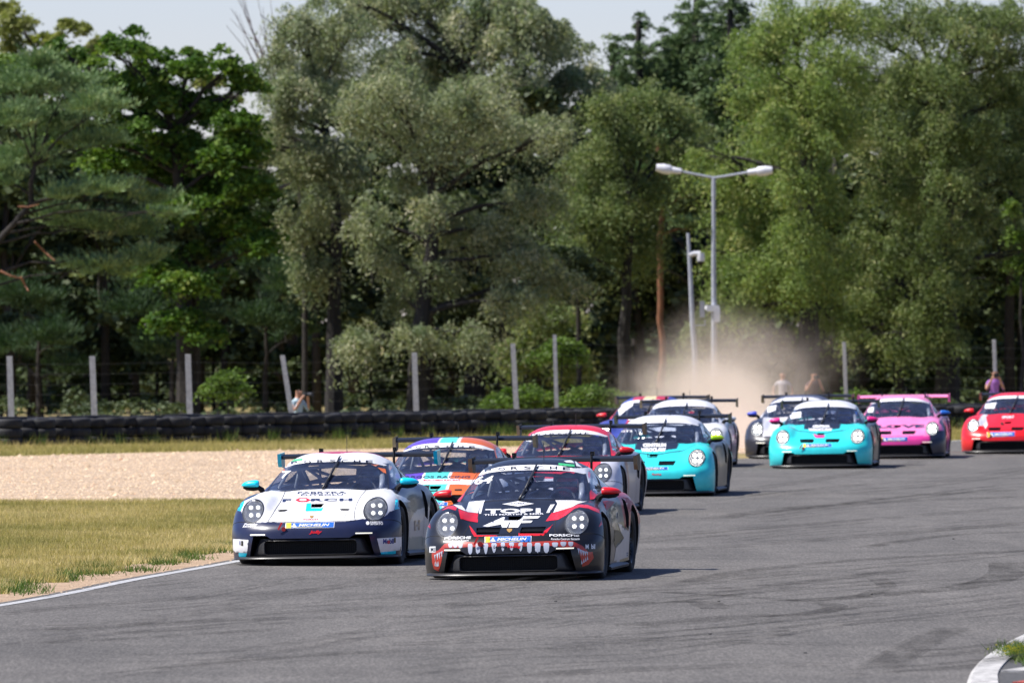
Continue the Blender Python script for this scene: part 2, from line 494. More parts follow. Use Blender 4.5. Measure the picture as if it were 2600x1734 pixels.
WHOLE_H, BODY_H = cut_body(1.0)
WHOLE_L, BODY_L = cut_body(0.5)

def bvh_of(meshes):
    V = []; P = []
    for me in meshes:
        b = len(V); V += [v.co.copy() for v in me.vertices]; P += [tuple(i + b for i in p.vertices) for p in me.polygons]
    return BVHTree.FromPolygons(V, P, epsilon=0.0)
CABFULL = cabin_patch('tmp', 1, 0, 8, 0, 6)
BV_WHOLE = bvh_of([WHOLE_H, CABFULL])
BV_CUT = bvh_of([BODY_H, CABFULL])

def tess2d(poly, res, holes=()):
    """2D polygon -> (verts, tris) with interior grid points"""
    def dens(p):
        out = []
        for i in range(len(p)):
            a = Vector(p[i][:2]); b = Vector(p[(i + 1) % len(p)][:2]); k = max(1, int((b - a).length / res))
            out += [a.lerp(b, j / k) for j in range(k)]
        return out
    V = []; faces = []
    for p in [poly] + list(holes):
        d = dens(p); faces.append(list(range(len(V), len(V) + len(d)))); V += d
    xs = [p[0] for p in poly]; ys = [p[1] for p in poly]
    gx = np.arange(min(xs) + res / 2, max(xs), res); gy = np.arange(min(ys) + res / 2, max(ys), res)
    if len(gx) and len(gy):
        X, Y = np.meshgrid(gx, gy); k = in_poly(poly, X, Y)
        for h in holes: k &= ~in_poly(h, X, Y)
        V += [Vector((a, b)) for a, b in zip(X[k], Y[k])]
    edges = []
    for fc in faces: edges += [(fc[i], fc[(i + 1) % len(fc)]) for i in range(len(fc))]
    r = geometry.delaunay_2d_cdt(V, edges, [], 0, 1e-6)
    vo = r[0]
    tr = []
    if r[2]:
        C = np.array([[sum(vo[i].x for i in f) / 3, sum(vo[i].y for i in f) / 3] for f in r[2]])
        k = in_poly(poly, C[:, 0], C[:, 1])
        for h in holes: k &= ~in_poly(h, C[:, 0], C[:, 1])
        tr = [f for f, kk in zip(r[2], k) if kk]
    return [tuple(v) for v in vo], tr

_txt = {}
def text2d(s, shear=0.0, bold=.0, space=1.0, res=.12):
    key = (s, shear, bold, space)
    if key in _txt: return _txt[key]
    c = bpy.data.curves.new('t', 'FONT'); c.body = s; c.shear = shear; c.offset = bold; c.space_character = space
    c.resolution_u = 3
    o = bpy.data.objects.new('t', c); COL.objects.link(o)
    dg = bpy.context.evaluated_depsgraph_get()
    me = bpy.data.meshes.new_from_object(o.evaluated_get(dg))
    bpy.data.objects.remove(o)
    bm = bmesh.new(); bm.from_mesh(me)
    for it in range(4):
        es = [e for e in bm.edges if e.calc_length() > res * 1.5]
        if not es: break
        bmesh.ops.subdivide_edges(bm, edges=es, cuts=1); bmesh.ops.triangulate(bm, faces=bm.faces)
    V = np.array([v.co[:2] for v in bm.verts]); T = [tuple(v.index for v in f.verts) for f in bm.faces]
    bm.free()
    if len(V) == 0: V = np.zeros((1, 2))
    mn, mx = V.min(0), V.max(0)
    V = (V - mn) / np.maximum(mx - mn, 1e-6); V[:, 1] = 1 - V[:, 1]
    _txt[key] = (V, T)
    return _txt[key]

class Car:
    """one race car: the Empty, its parts, and helpers that lay vinyl on its skin"""
    def __init__(s, crest_px, D, psi, roll, q, label, lift=0.0, pitch=0.0):
        s.D = D; s.q = q
        s.root = empty('race_car', (WX(crest_px, D), D, 0), -math.radians(psi))
        s.root['label'] = label; s.root['category'] = 'race car'; s.root['group'] = 'race cars running nose to tail round the bend'
        # crest sits .35 m behind the nose reference: shift so that it lands on the crest pixel
        ps = math.radians(psi)
        s.root.location.x = WX(crest_px, D + .1) - .10 * math.sin(ps)
        s.wheelbase_world = Matrix.Translation(s.root.location) @ Matrix.Rotation(-ps, 4, 'Z')
        a = -math.radians(roll); piv = Vector((0, 0, .30))
        s.rollm = Matrix.Translation(piv + Vector((0, 0, lift))) @ Matrix.Rotation(a, 4, 'Y') @ Matrix.Translation(-piv)
        s.rollm = Matrix.Translation((0, .95, .3)) @ Matrix.Rotation(-math.radians(pitch), 4, 'X') @ Matrix.Translation((0, -.95, -.3)) @ s.rollm
        s.world = s.wheelbase_world @ s.rollm
        s.inv = s.world.inverted()
        s.o = s.inv @ Vector((0, 0, HC))
    def part(s, name, me, mat=None, parent=None, rolled=True):
        o = bpy.data.objects.new(name, me); COL.objects.link(o)
        if mat is not None:
            if len(me.materials) == 0: me.materials.append(mat)
            else:
                o.material_slots[0].link = 'OBJECT'; o.material_slots[0].material = mat
        o.parent = parent if parent is not None else s.root
        if parent is None and rolled: o.matrix_local = s.rollm
        return o
    def ray_px(s, px, py):
        d = s.inv.to_3x3() @ Vector(((px - 1300.0) / F, 1.0, -(py - HZ) / F))
        return s.o, d.normalized()
    def project(s, V2, T, off, px=True, maxe=None):
        """2D verts -> on skin. px: photograph pixels, else local front (x,z)"""
        P = []; ok = []
        for (a, b) in V2:
            if px: o, d = s.ray_px(a, b)
            else: o, d = Vector((a, -1.0, b)), Vector((0, 1, 0))
            h = BV_WHOLE.ray_cast(o, d)
            if h[0] is None: P.append((0, 0, 0)); ok.append(False); continue
            h2 = BV_CUT.ray_cast(o, d)
            good = h2[0] is not None and abs(h2[3] - h[3]) < .012
            n = h[1]
            if n.dot(d) > 0: n = -n
            P.append(tuple(h[0] + n * off)); ok.append(good or s.over_holes)
        T2 = []
        for t in T:
            if not all(ok[i] for i in t): continue
            if maxe is not None:
                pts = [Vector(P[i]) for i in t]
                if max((pts[0] - pts[1]).length, (pts[1] - pts[2]).length, (pts[2] - pts[0]).length) > maxe: continue
            T2.append(t)
        used = sorted({i for t in T2 for i in t}); mp = {k: n for n, k in enumerate(used)}
        return [P[i] for i in used], [tuple(mp[i] for i in t) for t in T2]
    over_holes = False
    def decal(s, name, polys, mat, off=.002, px=True, res=None, maxe=.35, parent=None):
        if polys and not hasattr(polys[0][0], '__len__'): polys = [polys]
        if res is None: res = 5.5 if px else .022
        for p in polys:
            v2, t = tess2d(p, res)
            P, T = s.project(v2, t, off, px, maxe)
            if T: s.part(name, mesh_py(name, P, T, True), mat, parent)
    def text(s, name, string, quad, mat, off=.004, px=True, shear=0.0, bold=.02, space=1.0, maxe=.3):
        """quad TL,TR,BR,BL"""
        V, T = text2d(string, shear, bold, space)
        TL, TR, BR, BL = [np.array(p, float) for p in quad]
        a = V[:, 0:1]; b = V[:, 1:2]
        Q = (1 - a) * (1 - b) * TL + a * (1 - b) * TR + a * b * BR + (1 - a) * b * BL
        P, T2 = s.project([tuple(v) for v in Q], T, off, px, maxe)
        if not T2: return None
        return s.part(name, mesh_py(name, P, T2, False), mat)

    # -------------------------------------------------------------- assembly
    def build(s, body_paint, roof_col, pillar_col, mirrorL, mirrorR, wingcol=M['carbon'], strip=M['white'], wingedge=M['edge'], lamps=M['led'], pillarfn=None, rimcol=M['rim'], skirtcol=None, roofpaint=None):
        q = 1 if s.q > .8 else .5
        src = BODY_H if s.q > .8 else BODY_L
        me = src.copy(); me.name = 'body'
        co = np.empty(len(me.vertices) * 3, np.float32); me.vertices.foreach_get('co', co); co = co.reshape(-1, 3)
        no = np.empty(len(me.vertices) * 3, np.float32); me.vertices.foreach_get('normal', no); no = no.reshape(-1, 3)
        s.setpaint(me, co, no, body_paint)
        b = s.part('body', me); s.body = b
        # cabin: roof skin with pillars, windows
        cq = 1
        def cab(name, v0, v1, u0, u1, mat, both=True, off=0.0, parent=None):
            key = (name, v0, v1, u0, u1, both, off)
            if key not in CACHE: CACHE[key] = cabin_patch(name, cq, v0, v1, u0, u1, both, off)
            return s.part(name, CACHE[key], mat, parent)
        U = 3.0
        # painted roof shell
        V = []; Fc = []
        bmr = bmesh.new()
        pieces = [(3, 6.3, 0, U + .75, True), (0, 8, U + .75, 4, True), (0, 1.0, 4, 6, True), (6.2, 8, 4, 6, True), (1.0, 6.2, 5.75, 6, True), (7.6, 8, 0, U + .75, True), (4.65, 4.85, 4, 5.75, True), (1.0, 1.15, 4, 5.75, True), (1.15, 6.2, 4, 4.17, True)]
        for (v0, v1, u0, u1, both) in pieces:
            pm = cabin_patch('p', cq, v0, v1, u0, u1, both); bmr.from_mesh(pm); bpy.data.meshes.remove(pm)
        bmesh.ops.remove_doubles(bmr, verts=bmr.verts, dist=1e-4)
        bmesh.ops.recalc_face_normals(bmr, faces=bmr.faces)
        rm = bpy.data.meshes.new('roof'); bmr.to_mesh(rm); bmr.free()
        rm.polygons.foreach_set('use_smooth', np.ones(len(rm.polygons), dtype=bool))
        n = len(rm.vertices); co = np.empty(n * 3, np.float32); rm.vertices.foreach_get('co', co); co = co.reshape(-1, 3)
        no = np.empty(n * 3, np.float32); rm.vertices.foreach_get('normal', no); no = no.reshape(-1, 3)
        rm.materials.append(M['paint'])
        def rp(P, N, px):
            c = np.tile(np.array(pillar_col, np.float32), (len(P), 1))
            up = (P[:, 2] > 1.12) | ((P[:, 1] > 2.3) & (np.abs(P[:, 0]) < .585) & (P[:, 2] > 1.0))
            c[up] = roof_col
            if roofpaint is not None: roofpaint(P, N, px, c)
            return c
        s.setpaint(rm, co, no, rp)
        s.part('roof', rm)
        s.wind = cab('windscreen', 0, 3.0, 0, U + .75, M['glass'])
        cab('window_surround', .0, .09, 0, U + .75, M['black'], off=.002)
        cab('window_surround', .08, 2.9, U + .45, U + .75, M['black'], 'R', off=.002); cab('window_surround', .08, 2.9, U + .45, U + .75, M['black'], 'L', off=.002)
        if 'strip' not in CACHE: CACHE['strip'] = strip_patch()
        s.part('sun_strip', CACHE['strip'], strip)
        sw = cab('side_window', 1.15, 6.2, 4.17, 5.75, M['sideglass'], 'R'); cab('side_window', 1.15, 6.2, 4.17, 5.75, M['sideglass'], 'L')
        cab('rear_window', 6.3, 7.6, 0, U + .75, M['glass'])
        # bonnet shut lines and bumper seam
        if s.q > .8: s.seams()
        # lamps
        for sg in (-1, 1):
            fr = 'hl_%d' % sg
            e = MB(); n_ = 40
            # rim ring on the skin
            s.over_holes = True
            v2, t = tess2d(ellipse(.703 * sg, .60, .131, .139, 40), .03, [ellipse(.703 * sg, .60, .121, .129, 40)])
            P, T = s.project(v2, t, .0025, False)
            hl = s.part('headlight', mesh_py('headlight', P, T, True), M['black'])
            v2, t = tess2d(ellipse(.703 * sg, .60, .124, .132, 40), .03)
            P, T = s.project(v2, t, .001, False)
            s.part('lens', mesh_py('lens', P, T, True), M['lens'], hl)
            s.over_holes = False
            bw = MB()
            pr = [(.1225, .47), (.117, .52), (.07, .56), (.001, .568)]
            for i, (r, y) in enumerate(pr):
                for k in range(28):
                    a = 2 * math.pi * k / 28; bw.V.append((.703 * sg + r * math.cos(a), y + ((.045 * sg * math.cos(a) + .05 * math.sin(a)) if i == 0 else 0), .60 + r * 1.06 * math.sin(a)))
            for i in range(3):
                for k in range(28):
                    bw.F.append((i * 28 + k, i * 28 + (k + 1) % 28, (i + 1) * 28 + (k + 1) % 28, (i + 1) * 28 + k))
            bw.build('reflector', M['chrome'], hl, True)
            if 'led' not in CACHE:
                ld = MB(); ld.prism(ellipse(0, 0, .0185, .0185, 14), 'y', .496, .51); CACHE['led'] = ld.mesh('lamp_module')
                hous = MB(); hous.prism(ellipse(0, 0, .031, .031, 18), 'y', .508, .56); CACHE['house'] = hous.mesh('lamp_housing')
            for dx in (-.041, .041):
                for dz in (-.043, .043):
                    for nm, mt in (('lamp_module', lamps), ('lamp_housing', M['chrome'])):
                        ob = s.part(nm, CACHE['led' if nm == 'lamp_module' else 'house'], mt, hl)
                        ob.location = (.703 * sg + dx, 0, .60 + dz)
                        if nm == 'lamp_module' and s.q < .8: ob.scale = (1.5, 1, 1.5)
            # running light bar
            s.over_holes = True
            x0, x1 = sorted((.515 * sg, .695 * sg))
            v2, t = tess2d([(x0, .325), (x1, .325), (x1, .338), (x0, .338)], .02)
            P, T = s.project(v2, t, .012, False)
            nP = len(P); P2 = P + [(p[0], p[1] + .05, p[2] - .006) for p in P]
            T2 = T + [tuple(i + nP for i in f) for f in T]
            s.part('running_light', mesh_py('running_light', P2, T2, False), M['drl'])
            s.over_holes = False
        # black bumper insert with grille
        if 'surround' not in CACHE:
            def yb(x): return .0 + .02 * (abs(x) / .45) ** 2 + max(0, abs(x) - .5) * .35
            outer = []; inner = []
            N = 18
            def rr(w0, w1, z0, z1, r, n=8):
                pts = []
                for (cx, cz, a0, wv) in ((w0 - r, z0 + r, -90, 0), (w1 - r, z1 - r, 0, 1), (-(w1 - r), z1 - r, 90, 1), (-(w0 - r), z0 + r, 180, 0)):
                    for k in range(n + 1):
                        a = math.radians(a0 + 90 * k / n); pts.append((cx + r * math.cos(a), cz + r * math.sin(a)))
                return pts
            O = rr(.685, .605, .084, .286, .02); I = rr(.53, .53, .102, .262, .035)
            def dens(p, k=4):
                o = []
                for i in range(len(p)):
                    a = p[i]; b = p[(i + 1) % len(p)]
                    L = math.hypot(b[0] - a[0], b[1] - a[1]); m_ = max(1, int(L / .06))
                    o += [(a[0] + (b[0] - a[0]) * j / m_, a[1] + (b[1] - a[1]) * j / m_) for j in range(m_)]
                return o
            # same vertex count on both loops: sample by arc fraction
            def resample(p, n):
                q_ = dens(p); q_.append(q_[0]); Ls = [0]
                for i in range(len(q_) - 1): Ls.append(Ls[-1] + math.hypot(q_[i+1][0]-q_[i][0], q_[i+1][1]-q_[i][1]))
                out = []; j = 0
                for k in range(n):
                    t = Ls[-1] * k / n
                    while Ls[j + 1] < t: j += 1
                    f = (t - Ls[j]) / max(1e-9, Ls[j + 1] - Ls[j]); out.append((q_[j][0] + (q_[j+1][0]-q_[j][0]) * f, q_[j][1] + (q_[j+1][1]-q_[j][1]) * f))
                return out
            n = 120; O = resample(O, n); I = resample(I, n)
            loops = []
            loops.append([(x, yb(x) + .12, z) for x, z in O])
            loops.append([(x * .992, yb(x) + .05 + max(0, abs(x) - .55) * .5, z + (.002 if z < .15 else -.002)) for x, z in O])
            loops.append([((x + X) / 2, yb(x) + .0 + .01, (z + Z) / 2) for (x, z), (X, Z) in zip(O, I)])
            loops.append([(X, yb(X) + .005, Z) for X, Z in I])
            loops.append([(X * .985, yb(X) + .02, Z + (.004 if Z < .18 else -.006)) for X, Z in I])
            loops.append([(X * .98, yb(X) + .12, Z + (.01 if Z < .18 else -.016)) for X, Z in I])
            V = [v for l in loops for v in l]; Fc = []
            for i in range(len(loops) - 1):
                for k in range(n): Fc.append((i * n + k, i * n + (k + 1) % n, (i + 1) * n + (k + 1) % n, (i + 1) * n + k))
            me2 = mesh_py('bumper_insert', V, Fc, True); me2.set_sharp_from_angle(angle=math.radians(50)); CACHE['surround'] = me2
            g = MB()
            for k in range(9): g.box((0, .115, .112 + k * .018), (1.04, .01, .005))
            for k in range(45): g.box((-.52 + k * .0236, .117, .18), (.005, .008, .16))
            g.box((0, .14, .18), (1.05, .004, .18))
            CACHE['grille'] = g.mesh('grille')
            # splitter
            sp = MB(); pts = []
            xs = [-.955, -.94, -.90, -.83, -.74, -.62, -.5, -.28, 0, .28, .5, .62, .74, .83, .90, .94, .955]
            ys = [.60, .44, .30, .19, .10, .03, -.015, -.045, -.055, -.045, -.015, .03, .10, .19, .30, .44, .60]
            n2 = len(xs)
            for (z, o_) in ((.052, .006), (.062, -.004), (.074, .004), (.088, .05)):
                for x, y in zip(xs, ys): pts.append((x * (1 - o_ * .3), y + o_, z))
            F2 = []
            for i in range(3):
                for k in range(n2 - 1): F2.append((i * n2 + k, i * n2 + k + 1, (i + 1) * n2 + k + 1, (i + 1) * n2 + k))
            for k in range(n2 // 2): F2.append((k, n2 - 1 - k, n2 - 2 - k, k + 1)) 
            CACHE['splitter'] = mesh_py('splitter', pts, F2, True)
            CACHE['splitter'].set_sharp_from_angle(angle=math.radians(30))
        s.part('bumper_insert', CACHE['surround'], M['plastic'])
        s.part('grille', CACHE['grille'], M['carbon'])
        s.part('splitter', CACHE['splitter'], M['plastic'])
        # hood vents
        if 'vent' not in CACHE:
            for sg in (-1, 1):
                v = MB()
                v.box((.24 * sg, .335, .512), (.24, .20, .006), Matrix.Rotation(math.radians(-6), 3, 'X'))
                for k in range(3): v.box((.24 * sg, .25 + .05 * k, .520 + .011 * k), (.24, .004, .016))
                CACHE['vent%d' % sg] = v.mesh('hood_vent')
            CACHE['vent'] = 1
        for sg in (-1, 1): s.part('hood_vent', CACHE['vent%d' % sg], M['plastic'])
        # wheels
        if 'tyre' not in CACHE:
            for nm, R, wd in (('f', .335, .285), ('r', .345, .31)):
                t = MB(); h = wd / 2
                t.lathe([(R - .105, -h * .86), (R - .07, -h * .98), (R - .03, -h), (R - .008, -h * .9), (R, -h * .75), (R, h * .75), (R - .008, h * .9), (R - .03, h), (R - .07, h * .98), (R - .105, h * .86)], 48)
                CACHE['tyre' + nm] = t.mesh('tyre', True, 40)
                r = MB(); rr_ = R - .103
                r.lathe([(rr_, -h * .86), (rr_ - .012, -h * .8), (rr_ - .03, -.02), (rr_ - .03, h * .5), (rr_ - .012, h * .82), (rr_, h * .88), (rr_ + .004, h * .86)], 40)
                for k in range(10):
                    a = 2 * math.pi * k / 10
                    for da in (-.09, .09):
                        b_ = a + da * .5
                        p0 = Vector((h * .40, .055 * math.cos(b_), .055 * math.sin(b_))); p1 = Vector((h * .70, (rr_ - .012) * math.cos(a + da), (rr_ - .012) * math.sin(a + da)))
                        r.tube([p0, (p0 + p1) / 2 + Vector((.012, 0, 0)), p1], [.013, .011, .012], 6)
                r.lathe([(.075, h * .30), (.075, h * .42), (.045, h * .5), (.03, h * .62), (.001, h * .64)], 20)
                CACHE['rim' + nm] = r.mesh('rim', True, 40)
                d = MB(); d.lathe([(.001, -.01), (.17, -.01), (.17, .01), (.001, .01)], 28); CACHE['disc' + nm] = d.mesh('brake_disc')
            CACHE['tyre'] = 1
        for (y, nm, R, xc) in ((.95, 'f', .335, .795), (3.41, 'r', .345, .800)):
            for sg in (-1, 1):
                e = bpy.data.objects.new('wheel', None); COL.objects.link(e); e.parent = s.root; e.empty_display_size = .1
                e.location = (xc * sg, y, R); e.rotation_euler = (0, 0, 0 if sg > 0 else math.pi)
                s.part('tyre', CACHE['tyre' + nm], M['rubber'], e); s.part('rim', CACHE['rim' + nm], rimcol, e)
                if s.q > .8: s.part('brake_disc', CACHE['disc' + nm], M['silver'], e)
        # mirrors
        if 'mirL' not in CACHE:
            for sg, k in ((-1, 'L'), (1, 'R')):
                sh = MB(); n = 20; ks = 13
                for i in range(ks):
                    t_ = i / (ks - 1)
                    x = .828 + t_ * .205
                    e_ = max(0.05, (1 - max(0, (t_ - .30) / .70) ** 2.6)) ** .5
                    if i == 0: e_ *= .80
                    if i == 1: e_ *= .95
                    hh = (.060 - .010 * t_) * e_; zc = .893 + .004 * (1 - t_)
                    dd = .085 * e_
                    for j in range(n):
                        a = 2 * math.pi * j / n
                        ca, sa = math.cos(a), math.sin(a)
                        ca = math.copysign(abs(ca) ** .8, ca); sa = math.copysign(abs(sa) ** .75, sa)
                        sh.V.append((x * sg, 1.70 + .03 * t_ + dd * (ca if ca < 0 else .35 * ca), zc + hh * sa * (1 if sa > 0 else .45)))
                for i in range(ks - 1):
                    for j in range(n): sh.F.append((i * n + j, i * n + (j + 1) % n, (i + 1) * n + (j + 1) % n, (i + 1) * n + j))
                sh.F.append(tuple(range(n))); sh.F.append(tuple((ks - 1) * n + j for j in range(n)))
                CACHE['mir' + k] = sh.mesh('mirror', True, 60)
                ar = MB()
                ar.tube([(.83 * sg, 1.69, .862), (.90 * sg, 1.69, .856), (.97 * sg, 1.70, .862), (1.01 * sg, 1.71, .872)], [.026, .03, .026, .012], 10)
                ar.tube([(.84 * sg, 1.70, .87), (.80 * sg, 1.70, .845), (.765 * sg, 1.70, .78)], [.028, .032, .034], 8)
                CACHE['arm' + k] = ar.mesh('mirror_arm', True, 40)
        for k, mt in (('L', mirrorL), ('R', mirrorR)):
            mm = s.part('mirror', CACHE['mir' + k], mt); s.part('mirror_arm', CACHE['arm' + k], M['carbon'], mm)
        # rear wing
        if 'wing' not in CACHE:
            wv = MB(); prof = [(0, 0), (.03, .022), (.10, .034), (.20, .038), (.31, .052), (.32, .046), (.20, .012), (.10, -.004), (.03, -.010)]
            n = len(prof); nx = 13
            for i in range(nx):
                x = -.925 + 1.85 * i / (nx - 1)
                for (a, b) in prof: wv.V.append((x, 4.08 + a, 1.205 + b - .006 * (abs(x) / .9) ** 2))
            for i in range(nx - 1):
                for j in range(n): wv.F.append((i * n + j, i * n + (j + 1) % n, (i + 1) * n + (j + 1) % n, (i + 1) * n + j))
            wv.F.append(tuple(range(n))); wv.F.append(tuple((nx - 1) * n + j for j in range(n)))
            CACHE['wing'] = wv.mesh('rear_wing', True, 40)
            ep = MB()
            ep.prism([(4.02, 1.215), (4.44, 1.235), (4.44, 1.08), (4.40, 1.045), (4.08, 1.07), (4.04, 1.12)], 'x', -.006, .006)
            CACHE['endplate'] = ep.mesh('end_plate')
            ef = MB(); ef.prism([(4.003, 1.213), (4.018, 1.213), (4.038, 1.12), (4.078, 1.068), (4.076, 1.058), (4.024, 1.115)], 'x', -.022, .022)
            CACHE['endfront'] = ef.mesh('end_plate_edge')
            sn = MB()
            for sg in (-1, 1):
                pts = [(.44 * sg, 3.98, .82), (.44 * sg, 3.98, 1.0), (.44 * sg, 3.99, 1.18), (.44 * sg, 4.02, 1.265), (.44 * sg, 4.09, 1.29), (.44 * sg, 4.18, 1.272)]
                for a_, b_ in zip(pts[:-1], pts[1:]):
                    d_ = Vector(b_) - Vector(a_); sn.tube([a_, b_], .016, 6)
                sn.box((.44 * sg, 4.10, 1.285), (.042, .09, .05))
            CACHE['swan'] = sn.mesh('wing_mount')
        wg = s.part('rear_wing', CACHE['wing'], wingcol)
        for sg in (-1, 1):
            ep = s.part('end_plate', CACHE['endplate'], wingcol if wingedge is M['edge'] else wingedge, wg); ep.location = (.93 * sg, 0, .04)
            ef = s.part('end_plate_edge', CACHE['endfront'], wingedge, wg); ef.location = (.93 * sg, 0, .04)
        s.part('wing_mount', CACHE['swan'], M['carbon'], wg)
        # side skirts, interior
        if 'skirt' not in CACHE:
            for sg, k in ((-1, 'L'), (1, 'R')):
                k_ = MB(); k_.prism([(.86 * sg, .06), (.955 * sg, .06), (.96 * sg, .085), (.91 * sg, .115), (.86 * sg, .115)][::sg], 'y', 1.34, 3.0)
                CACHE['skirt' + k] = k_.mesh('side_skirt')
            CACHE['skirt'] = 1
            it = MB()
            it.box((0, 1.63, .74), (1.24, .10, .16)); it.box((0, 1.56, .79), (1.0, .12, .05))
            CACHE['dash'] = it.mesh('dashboard')
            cg = MB(); R_ = .02
            for sg in (-1, 1):
                cg.tube([(.60 * sg, 1.62, .55), (.61 * sg, 1.80, .86), (.545 * sg, 2.20, 1.06), (.50 * sg, 2.45, 1.12), (.50 * sg, 2.80, 1.12)], R_, 7)
                cg.tube([(.50 * sg, 2.80, 1.12), (.58 * sg, 2.82, .8), (.58 * sg, 2.82, .3)], R_, 7)
                cg.tube([(.50 * sg, 2.80, 1.12), (.42 * sg, 3.45, .75)], R_, 7)
                cg.tube([(.57 * sg, 2.80, .78), (.56 * sg, 1.75, .42)], R_, 7)
                cg.tube([(.48 * sg, 2.80, 1.12), (-.55 * sg, 2.83, .35)], R_, 7)
                cg.tube([(.46 * sg, 2.82, 1.10), (-.40 * sg, 3.46, .76)], R_, 7)
            cg.tube([(-.545, 2.20, 1.06), (0, 2.12, 1.10), (.545, 2.20, 1.06)], R_, 7)
            cg.tube([(-.50, 2.80, 1.13), (.50, 2.80, 1.13)], R_, 7)
            CACHE['cage'] = cg.mesh('roll_cage', True)
            st = MB()
            for x in (.36,):
                st.box((x, 2.52, .42), (.44, .46, .10)); st.box((x, 2.78, .66), (.42, .10, .46), Matrix.Rotation(math.radians(-14), 3, 'X'))
                for sg in (-1, 1):
                    st.box((x + .20 * sg, 2.72, .66), (.04, .16, .40), Matrix.Rotation(math.radians(-14), 3, 'X'))
                    st.box((x + .16 * sg, 2.74, .96), (.05, .20, .20), Matrix.Rotation(math.radians(-14), 3, 'X'))
                st.box((x, 2.84, .95), (.32, .06, .24), Matrix.Rotation(math.radians(-14), 3, 'X'))
            CACHE['seatm'] = st.mesh('seat')
            sw_ = MB()
            n = 20; c0 = Vector((.36, 1.93, .80)); R0 = .145
            pts = [c0 + Vector((R0 * math.cos(2 * math.pi * k / n), R0 * .35 * math.sin(2 * math.pi * k / n), R0 * .9 * math.sin(2 * math.pi * k / n))) for k in range(n + 1)]
            sw_.tube(pts, .016, 6); sw_.box(c0, (.24, .03, .06)); sw_.tube([c0, (.36, 1.70, .70)], .025, 8)
            CACHE['swheel'] = sw_.mesh('steering_wheel', True)
            wp = MB()
            wp.tube([(-.02, 1.235, .845), (.0, 1.33, .90), (.06, 1.74, 1.105), (.075, 1.97, 1.203)], [.016, .013, .010, .008], 6)
            wp.tube([(.0, 1.29, .875), (.05, 1.62, 1.054), (.085, 1.99, 1.216)], [.006, .017, .008], 6)
            CACHE['wiper'] = wp.mesh('wiper', True)
            th = MB(); th.tube([(-.30, .06, .395), (-.30, .02, .395)], .026, 10); th.box((-.34, .015, .43), (.02, .01, .09), Matrix.Rotation(math.radians(28), 3, 'Y')); 
            CACHE['tow'] = th.mesh('tow_hook')
            an = MB(); an.tube([(.12, 2.30, 1.25), (.12, 2.31, 1.44)], .0035, 5)
            CACHE['ant'] = an.mesh('antenna')
        for k in 'LR': s.part('side_skirt', CACHE['skirt' + k], skirtcol or M['plastic'])
        s.part('dashboard', CACHE['dash'], M['cavity']); s.part('roll_cage', CACHE['cage'], M['cage'])
        s.part('seat', CACHE['seatm'], M['seat']); s.part('steering_wheel', CACHE['swheel'], M['seat'])
        s.part('wiper', CACHE['wiper'], M['plastic'])
        s.part('tow_hook', CACHE['tow'], M['red'])
        s.part('antenna', CACHE['ant'], M['plastic'])
        s.part('window_net', s.netmesh(), M['silver'])
        return s
    def netmesh(s):
        if 'net' not in CACHE:
            m = MB()
            # rolled pale pad by the driver's pillar
            m.tube([(.60, 1.66, .82), (.595, 1.80, .90), (.575, 1.95, .975)], [.03, .034, .03], 8)
            CACHE['net'] = m.mesh('pillar_padding', True)
        return CACHE['net']
    def setpaint(s, me, co, no, fn):
        W_ = np.array(s.world)
        P = co @ W_[:3, :3].T + W_[:3, 3]
        px = 1300 + P[:, 0] / P[:, 1] * F; py = HZ + (HC - P[:, 2]) / P[:, 1] * F
        Nw = no @ W_[:3, :3].T
        view = np.array([0, 0, HC]) - P; view /= np.linalg.norm(view, axis=1, keepdims=True)
        facing = (Nw * view).sum(1) > -.02
        c = fn(co, no, (px, py, facing))
        # deck under the windscreen is black
        deck = (co[:, 1] > 1.30 + .62 * co[:, 0] ** 2) & (np.abs(co[:, 0]) < .735 - .35 * np.clip(1.62 - co[:, 1], 0, 1)) & (co[:, 2] > .74) & (co[:, 2] < .9) & (co[:, 1] < 3.9)
        if me.name.startswith('body'): c[deck] = (.008, .008, .009)
        at = me.color_attributes.new('paint', 'FLOAT_COLOR', 'POINT')
        full = np.ones((len(co), 4), np.float32); full[:, :3] = c[:, :3]
        at.data.foreach_set('color', full.ravel())
    def seams(s):
        if 'seam' not in CACHE:
            T = spline_table(BODY, [8] * 17, [8] * 8)
            CACHE['seams'] = []
            def line(pts, off=.0012, wd=.004):
                m = MB(); b = 0
                for i, p in enumerate(pts):
                    p = Vector(p); h = BV_WHOLE.find_nearest(p); n = h[1]
                    if n.dot(p - Vector((0, p.y + .2, .3))) < 0: n = -n
                    d = (Vector(pts[min(i + 1, len(pts) - 1)]) - Vector(pts[max(i - 1, 0)])).normalized(); sd_ = d.cross(n).normalized()
                    q_ = h[0] + n * off
                    m.V.append(tuple(q_ + sd_ * wd)); m.V.append(tuple(q_ - sd_ * wd))
                for i in range(len(pts) - 1): m.F.append((b + 2 * i, b + 2 * i + 1, b + 2 * i + 3, b + 2 * i + 2))
                CACHE['seams'].append(m.mesh('panel_gap'))
            for sg in (-1, 1):
                f = lambda P: (P[0] * sg, P[1], P[2])
                line([f(T[v, int(2.05 * 8)]) for v in range(4 * 8, 9 * 8)])               # bonnet side
                line([f(T[4 * 8, u]) for u in range(0, int(2.05 * 8) + 1)])                # bonnet front
                line([f(T[int(4 * 8 - 2), u]) for u in range(int(3.6 * 8), int(7.4 * 8))])       # bumper to wing
                line([(.99 * sg, 1.50 + .0 * k, .15 + .58 * k / 12) for k in range(13)])   # door front
                line([(.99 * sg, 2.72 + .01 * k, .15 + .60 * k / 12) for k in range(13)])  # door rear
            CACHE['seam'] = 1
        for me_ in CACHE['seams']: s.part('panel_gap', me_, M['cavity'])

